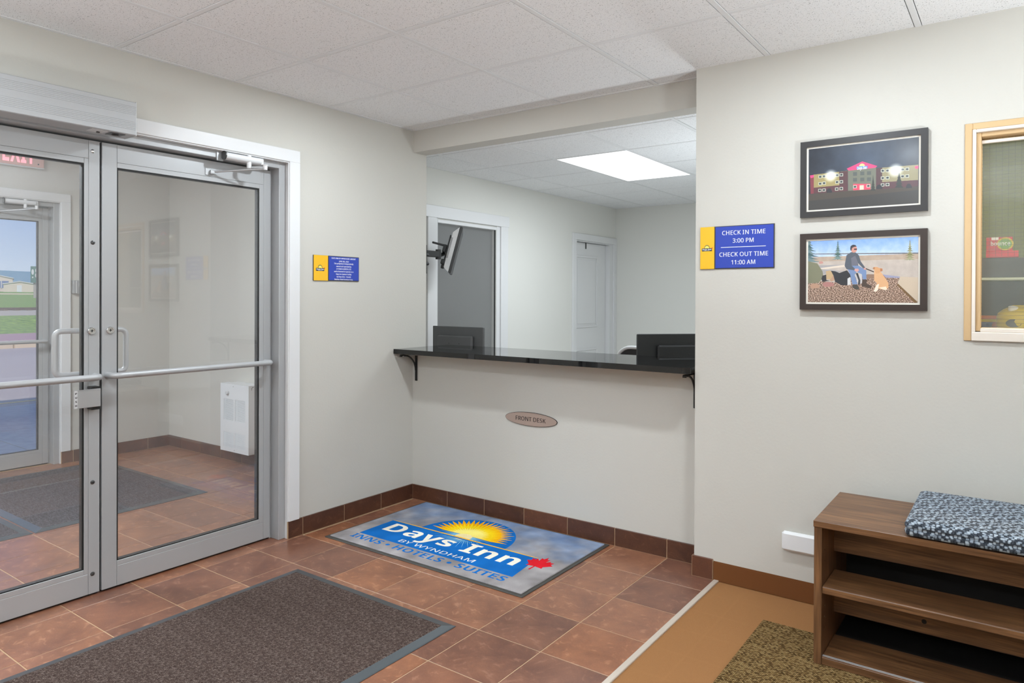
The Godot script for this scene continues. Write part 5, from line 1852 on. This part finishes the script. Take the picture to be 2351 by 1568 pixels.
func laundry() -> void:
	# what shows through the wired window
	var b := thing("laundry_cabinet", "dark slatted laundry cabinet with a pale shelf edge behind the window", "cabinet")
	part(b, "upper_front", bx(2.95, 1.4615, -0.62, 4.5, 1.5490, -0.30, 0.002), M.machine_dark)
	part(b, "shelf_edge", bx(2.95, 1.4500, -0.62, 4.5, 1.4610, -0.285, 0.002), M.shelf_pale)
	part(b, "lower_front", bx(2.95, 1.20, -0.62, 4.5, 1.4495, -0.56, 0.002), M.machine_dark)
	part(b, "lower_shelf", bx(2.95, 1.175, -0.62, 4.5, 1.1995, -0.15, 0.002), M.shelf_pale)
	for x in [2.95, 4.47]:
		part(b, "side_panel", bx(x, 0.0, -0.62, x + 0.03, 1.1745, -0.15, 0.002), M.machine_dark)
	for i in 6:
		part(b, "slat", bx(2.95, 1.472 + i * 0.0125, -0.3, 4.5, 1.4735 + i * 0.0125, -0.2985), M.wire)
	var r := thing("dryer_sheet_box", "red box with white lettering and a yellow ring behind the laundry window", "box")
	part(r, "carton", bx(3.217, 1.5785, -0.36, 3.312, 1.640, -0.30, 0.001), M.box_red)
	part(r, "ring", MB.new().prism(ellipse(0.030, 0.0285, 28), Vector3(3.286, 1.609, -0.30), Vector3(1, 0, 0), Vector3(0, 1, 0), 0.0006), M.bag_yellow)
	part(r, "ring_centre", MB.new().prism(ellipse(0.024, 0.022, 28), Vector3(3.286, 1.609, -0.2995), Vector3(1, 0, 0), Vector3(0, 1, 0), 0.0006), M.swirl_green)
	lettering(r, "bounce", M.cap_white, Vector3(3.269, 1.611, -0.2985), FACE_Z, 0.070, 0.018, true, 0.0008)
	part(r, "label_tab", bx(3.236, 1.627, -0.30, 3.262, 1.6395, -0.2993), M.cap_white)
	var r2 := thing("flat_red_box", "flat crimson box lying under the lettered red box", "box")
	part(r2, "carton", bx(3.216, 1.5495, -0.37, 3.334, 1.578, -0.295, 0.001), M.box_crimson)
	var o := thing("orange_box", "orange carton on the lower laundry shelf", "box")
	part(o, "carton", bx(3.19, 1.200, -0.46, 3.275, 1.290, -0.40, 0.001), M.box_orange)
	part(o, "band", bx(3.1895, 1.262, -0.4605, 3.2755, 1.274, -0.3995), M.bag_yellow)
	var t := thing("blue_tub", "small blue tub in front of the orange carton", "tub")
	part(t, "body", MB.new().lathe([[0.0, 0.0], [0.036, 0.0], [0.039, 0.055], [0.0, 0.055]], Vector3(3.200, 1.200, -0.34), Vector3(0, 1, 0), 24), M.tub_blue)
	part(t, "rim", MB.new().lathe([[0.039, 0.055], [0.042, 0.055], [0.042, 0.062], [0.0, 0.062]], Vector3(3.200, 1.200, -0.34), Vector3(0, 1, 0), 24), M.tub_blue)
	var y := thing("yellow_bag", "yellow detergent bag with a white cap behind the laundry window", "bag")
	var bag := []
	for i in 9:
		var f := i / 8.0
		bag.append([0.001 + (0.062 + 0.018 * sin(f * PI)) * (1.0 if f < 0.7 else 1.0 - pow((f - 0.7) / 0.3, 2.0) * 0.7), 0.14 * f])
	bag.insert(0, [0.0, 0.0])
	bag.append([0.0, 0.14])
	part(y, "pouch", MB.new().lathe(bag, Vector3(3.335, 1.200, -0.32), Vector3(0, 1, 0), 24), M.bag_yellow)
	part(y, "cap", MB.new().lathe([[0.0, 0.0], [0.018, 0.0], [0.018, 0.014], [0.0, 0.016]], Vector3(3.315, 1.318, -0.28), Vector3(0.1, 0.9, 0.3).normalized(), 18), M.cap_white)
	part(y, "print", MB.new().prism(ellipse(0.028, 0.018, 24), Vector3(3.318, 1.262, -0.243), Vector3(1, 0, 0), Vector3(0, 1, 0), 0.002), M.machine_dark)
	var l := thing("unseen_laundry_lamp", "unseen warm globe lamp that lights the laundry room", "ceiling light", Vector3(3.6, 2.5, -0.55))  # out of view, placed to light the laundry room warmly
	part(l, "globe", MB.new().lathe([[0.0, -0.10], [0.06, -0.085], [0.09, -0.04], [0.09, -0.01], [0.07, 0.0]], Vector3.ZERO, Vector3(0, 1, 0), 24), glow("warm_glow", c8(255, 214, 150), 2.0))
	lamp(Vector3(3.6, 2.385, -0.55), Vector2(0.16, 0.16), LAUNDRY, c8(255, 222, 160))




func outside() -> void:
	# e runs away from the door, f across it; the ground falls slightly to the road and rises to the far fields
	var slabs := MB.new().box(Vector3(-6.9, -0.30, -12.0), Vector3(-3.30, -0.035, 14.0))
	var ap := struct("pavement", slabs, M.concrete, "concrete apron in the shade outside the outer door")
	var cuts := [-12.0, -7.5, -4.0, -1.35, 0.9, 3.4, 7.0, 14.0]
	for i in cuts.size() - 1:
		for q in [[-6.9, -5.05], [-5.05, -3.30]]:
			part(ap, "slab", bx(q[0] + 0.008, -0.04, cuts[i] + 0.008, q[1] - 0.008, -0.02, cuts[i + 1] - 0.008, 0.004), M.concrete)
	struct("road", bx(-18.6, -0.4, -40, -6.9, -0.06, 30), M.asphalt, "pale asphalt car park")
	for x in [-7.52, -7.02]:
		tag(shape("parking_line", bx(x - 0.05, -0.062, -0.9 if x > -7.2 else -14.0, x + 0.05, -0.057, 9.0 if x < -7.2 else 9.0).mesh(), M.line_paint), "faded orange parking line nearer the road" if x < -7.2 else "faded orange parking line nearer the door", "road marking")
	var kb := Node3D.new()
	kb.name = "kerb"
	add_child(kb)
	kb.set_meta("kind", "structure")
	kb.set_meta("label", "sunlit concrete kerb at the far side of the car park")
	for i in 24:
		part(kb, "kerb_stone", bx(-18.95, -0.1, -26.0 + 2.0 * i + 0.01, -18.6, 0.13, -26.0 + 2.0 * (i + 1) - 0.01, 0.02), M.curb_concrete)
	struct("path", bx(-24.5, -0.4, -60, -18.95, 0.06, 30), M.paver_red, "strip of reddish gravel beyond the kerb")
	# grass, with an uneven surface
	var field := func(called: String, label: String, x0: float, x1: float, y0: float, y1: float, zw: float, amp: float, n: int):
		var f := noise(0.08, 3, 7)
		var b := MB.new()
		for i in n:
			for j in n * 2:
				var pts := []
				for q in [[i, j], [i + 1, j], [i + 1, j + 1], [i, j + 1]]:
					var u: float = float(q[0]) / n
					var x: float = lerpf(x0, x1, u)
					var z: float = -0.36 * absf(x) + lerpf(-zw, zw, float(q[1]) / (n * 2))
					pts.append(Vector3(x, lerpf(y0, y1, u) + f.get_noise_2d(x * 3.0, z * 3.0) * amp * sin(PI * clampf(u, 0.02, 0.98)), z))
				var m: Vector3 = (pts[2] - pts[0]).cross(pts[3] - pts[1]).normalized()
				b.quad(pts[0], pts[1], pts[2], pts[3], m if m.y > 0.0 else -m)
		return struct(called, b, M.grass, label)
	field.call("lawn", "bright green grass between the gravel strip and the railway", -24.5, -51.4, 0.05, 0.02, 40.0, 0.25, 40)
	field.call("field", "far green field rising towards the sheds", -54.2, -420.0, 0.25, 3.3, 160.0, 0.3, 40)
	var tr := MB.new()
	tr.quad(Vector3(-212, 1.72, -20), Vector3(-212, 1.72, -140), Vector3(-232, 1.90, -140), Vector3(-232, 1.90, -20), Vector3(0, 1, 0))
	tr.quad(Vector3(-212, 1.72, -20), Vector3(-212, 1.72, -140), Vector3(-211.5, 1.0, -140), Vector3(-211.5, 1.0, -20), Vector3(1, 0, 0))
	struct("track", tr, M.curb_concrete, "pale gravel track across the far field")
	var bal := PackedVector2Array([Vector2(-55.0, -0.3), Vector2(-50.6, -0.3), Vector2(-51.3, 0.34), Vector2(-54.0, 0.34)])
	var bo := tag(shape("ballast_bed", MB.new().prism(bal, Vector3(0, 0, 30), Vector3(1, 0, 0), Vector3(0, 1, 0), -100.0).mesh(), M.ballast), "grey stone ballast bank carrying the railway track", "ballast")
	bo.set_meta("kind", "stuff")
	var rw := thing("railway_track", "dark rails crossing the green field", "railway track")
	for x in [-51.9, -53.35]:
		part(rw, "rail", bx(x - 0.04, 0.405, -70, x + 0.04, 0.52, 30), M.rail_steel)
	var sl := MB.new()
	for i in 140:
		sl.box(Vector3(-53.9, 0.342, -68 + i * 0.7), Vector3(-51.3, 0.404, -68 + i * 0.7 + 0.25))
	stuff(part(rw, "sleepers", sl, M.sleeper))
	# helper: a point seen in the direction of the doorway, d metres away, s metres across, y up
	var ed := Vector3(-0.9455, 0, -0.3254)
	var fd := Vector3(-0.3254, 0, 0.9455)     # towards the left of the view
	var place := func(d: float, s: float) -> Vector3: return Vector3(EYE.x, 0, EYE.z) + ed * d + fd * s
	var turn := Basis(-fd, Vector3.UP, -ed)   # x to the right of the view, z towards the viewer
	# pale road strip across the far field
	var sheds := func(called: String, label: String, d: float, s: float, w: float, h: float, ridge: float, depth: float, wall: Material) -> Node3D:
		var o := thing(called, label, "building", place.call(d, s) + Vector3(0, 2.6, 0))
		o.basis = turn
		part(o, "walls", MB.new().prism(PackedVector2Array([Vector2(-w / 2, 0), Vector2(w / 2, 0), Vector2(w / 2, h), Vector2(0, ridge), Vector2(-w / 2, h)]), Vector3(0, 0, -depth), Vector3(1, 0, 0), Vector3(0, 1, 0), depth), wall)
		var rf := MB.new()
		for sg in [-1.0, 1.0]:
			rf.prism(PackedVector2Array([Vector2(sg * (w / 2 + 0.4), h - 0.1), Vector2(0, ridge + 0.05), Vector2(0, ridge + 0.45), Vector2(sg * (w / 2 + 0.4), h + 0.3)]), Vector3(0, 0, -depth - 0.3), Vector3(1, 0, 0), Vector3(0, 1, 0), depth + 0.6)
		part(o, "roof", rf, M.shed_roof)
		return o
	var a = sheds.call("warehouse", "large pale warehouse with a blue wall panel, partly hidden by another shed", 450.0, 19.0, 34.0, 7.6, 11.4, 40.0, M.shed_beige)
	part(a, "blue_panel", bx(-5.0, 2.6, 0.0, 15.3, 6.2, 0.15), M.shed_blue)
	for x in [3.0, 12.2]:
		part(a, "panel_post", bx(x - 0.2, 2.6, 0.15, x + 0.2, 6.2, 0.3), M.shed_roof)
	var c = sheds.call("warehouse", "low beige shed with a white roller door across the field", 400.0, -1.0, 12.5, 3.95, 5.0, 30.0, M.shed_beige)
	part(c, "roller_door", bx(-1.2, 0.1, 0.0, 0.7, 3.5, 0.12), M.shed_door)
	part(c, "side_wing", bx(6.25, 0.0, -20.0, 14.0, 3.7, -1.0, 0.1), M.shed_beige)
	var sg := thing("road_sign", "tall green sign with white marks beyond the railway", "sign", place.call(150.0, -2.5) + Vector3(0, 1.0, 0))
	sg.basis = turn
	part(sg, "board", bx(-0.6, 2.6, 0.0, 1.6, 5.5, 0.2, 0.03), M.sign_green)
	part(sg, "post", bx(-0.18, -1.0, -0.35, 0.30, 2.6, 0.0, 0.03), M.post_grey)
	for q in [[-0.30, 4.5, 0.18, 0.5], [-0.30, 3.55, 0.10, 0.14], [0.22, 4.75, 0.14, 0.36], [0.22, 3.9, 0.16, 0.4]]:
		part(sg, "white_mark", MB.new().prism(ellipse(q[2], q[3], 20), Vector3(q[0], q[1], 0.2), Vector3(1, 0, 0), Vector3(0, 1, 0), 0.04), M.shed_door)
	# far ridge
	var hb := MB.new()
	var hn := noise(0.01, 3, 9)
	for i in 40:
		var pts := []
		for k in [i, i + 1]:
			var s: float = lerpf(-900.0, 900.0, k / 40.0)
			var top: float = 86.0 + s * 0.012 + hn.get_noise_1d(s * 0.25) * 4.0
			pts.append([place.call(2800.0, s) + Vector3(0, -20, 0), place.call(3000.0, s) + Vector3(0, top, 0), place.call(3600.0, s) + Vector3(0, -20, 0)])
		hb.quad(pts[0][0], pts[1][0], pts[1][1], pts[0][1], (ed * -1.0 + Vector3.UP * 1.5).normalized())
		hb.quad(pts[0][1], pts[1][1], pts[1][2], pts[0][2], (ed + Vector3.UP).normalized())
	struct("hills", hb, M.hill_haze, "blue green hills on the horizon")


func _ready() -> void:
	rng.seed = 20240607
	stage()
	materials()
	walls()
	floors()
	ceilings()
	doors()
	windows()
	mats()
	jute_rug()
	counter()
	signs()
	ceiling_lights()
	office()
	heater()
	bookcase()
	laundry()
	outside()
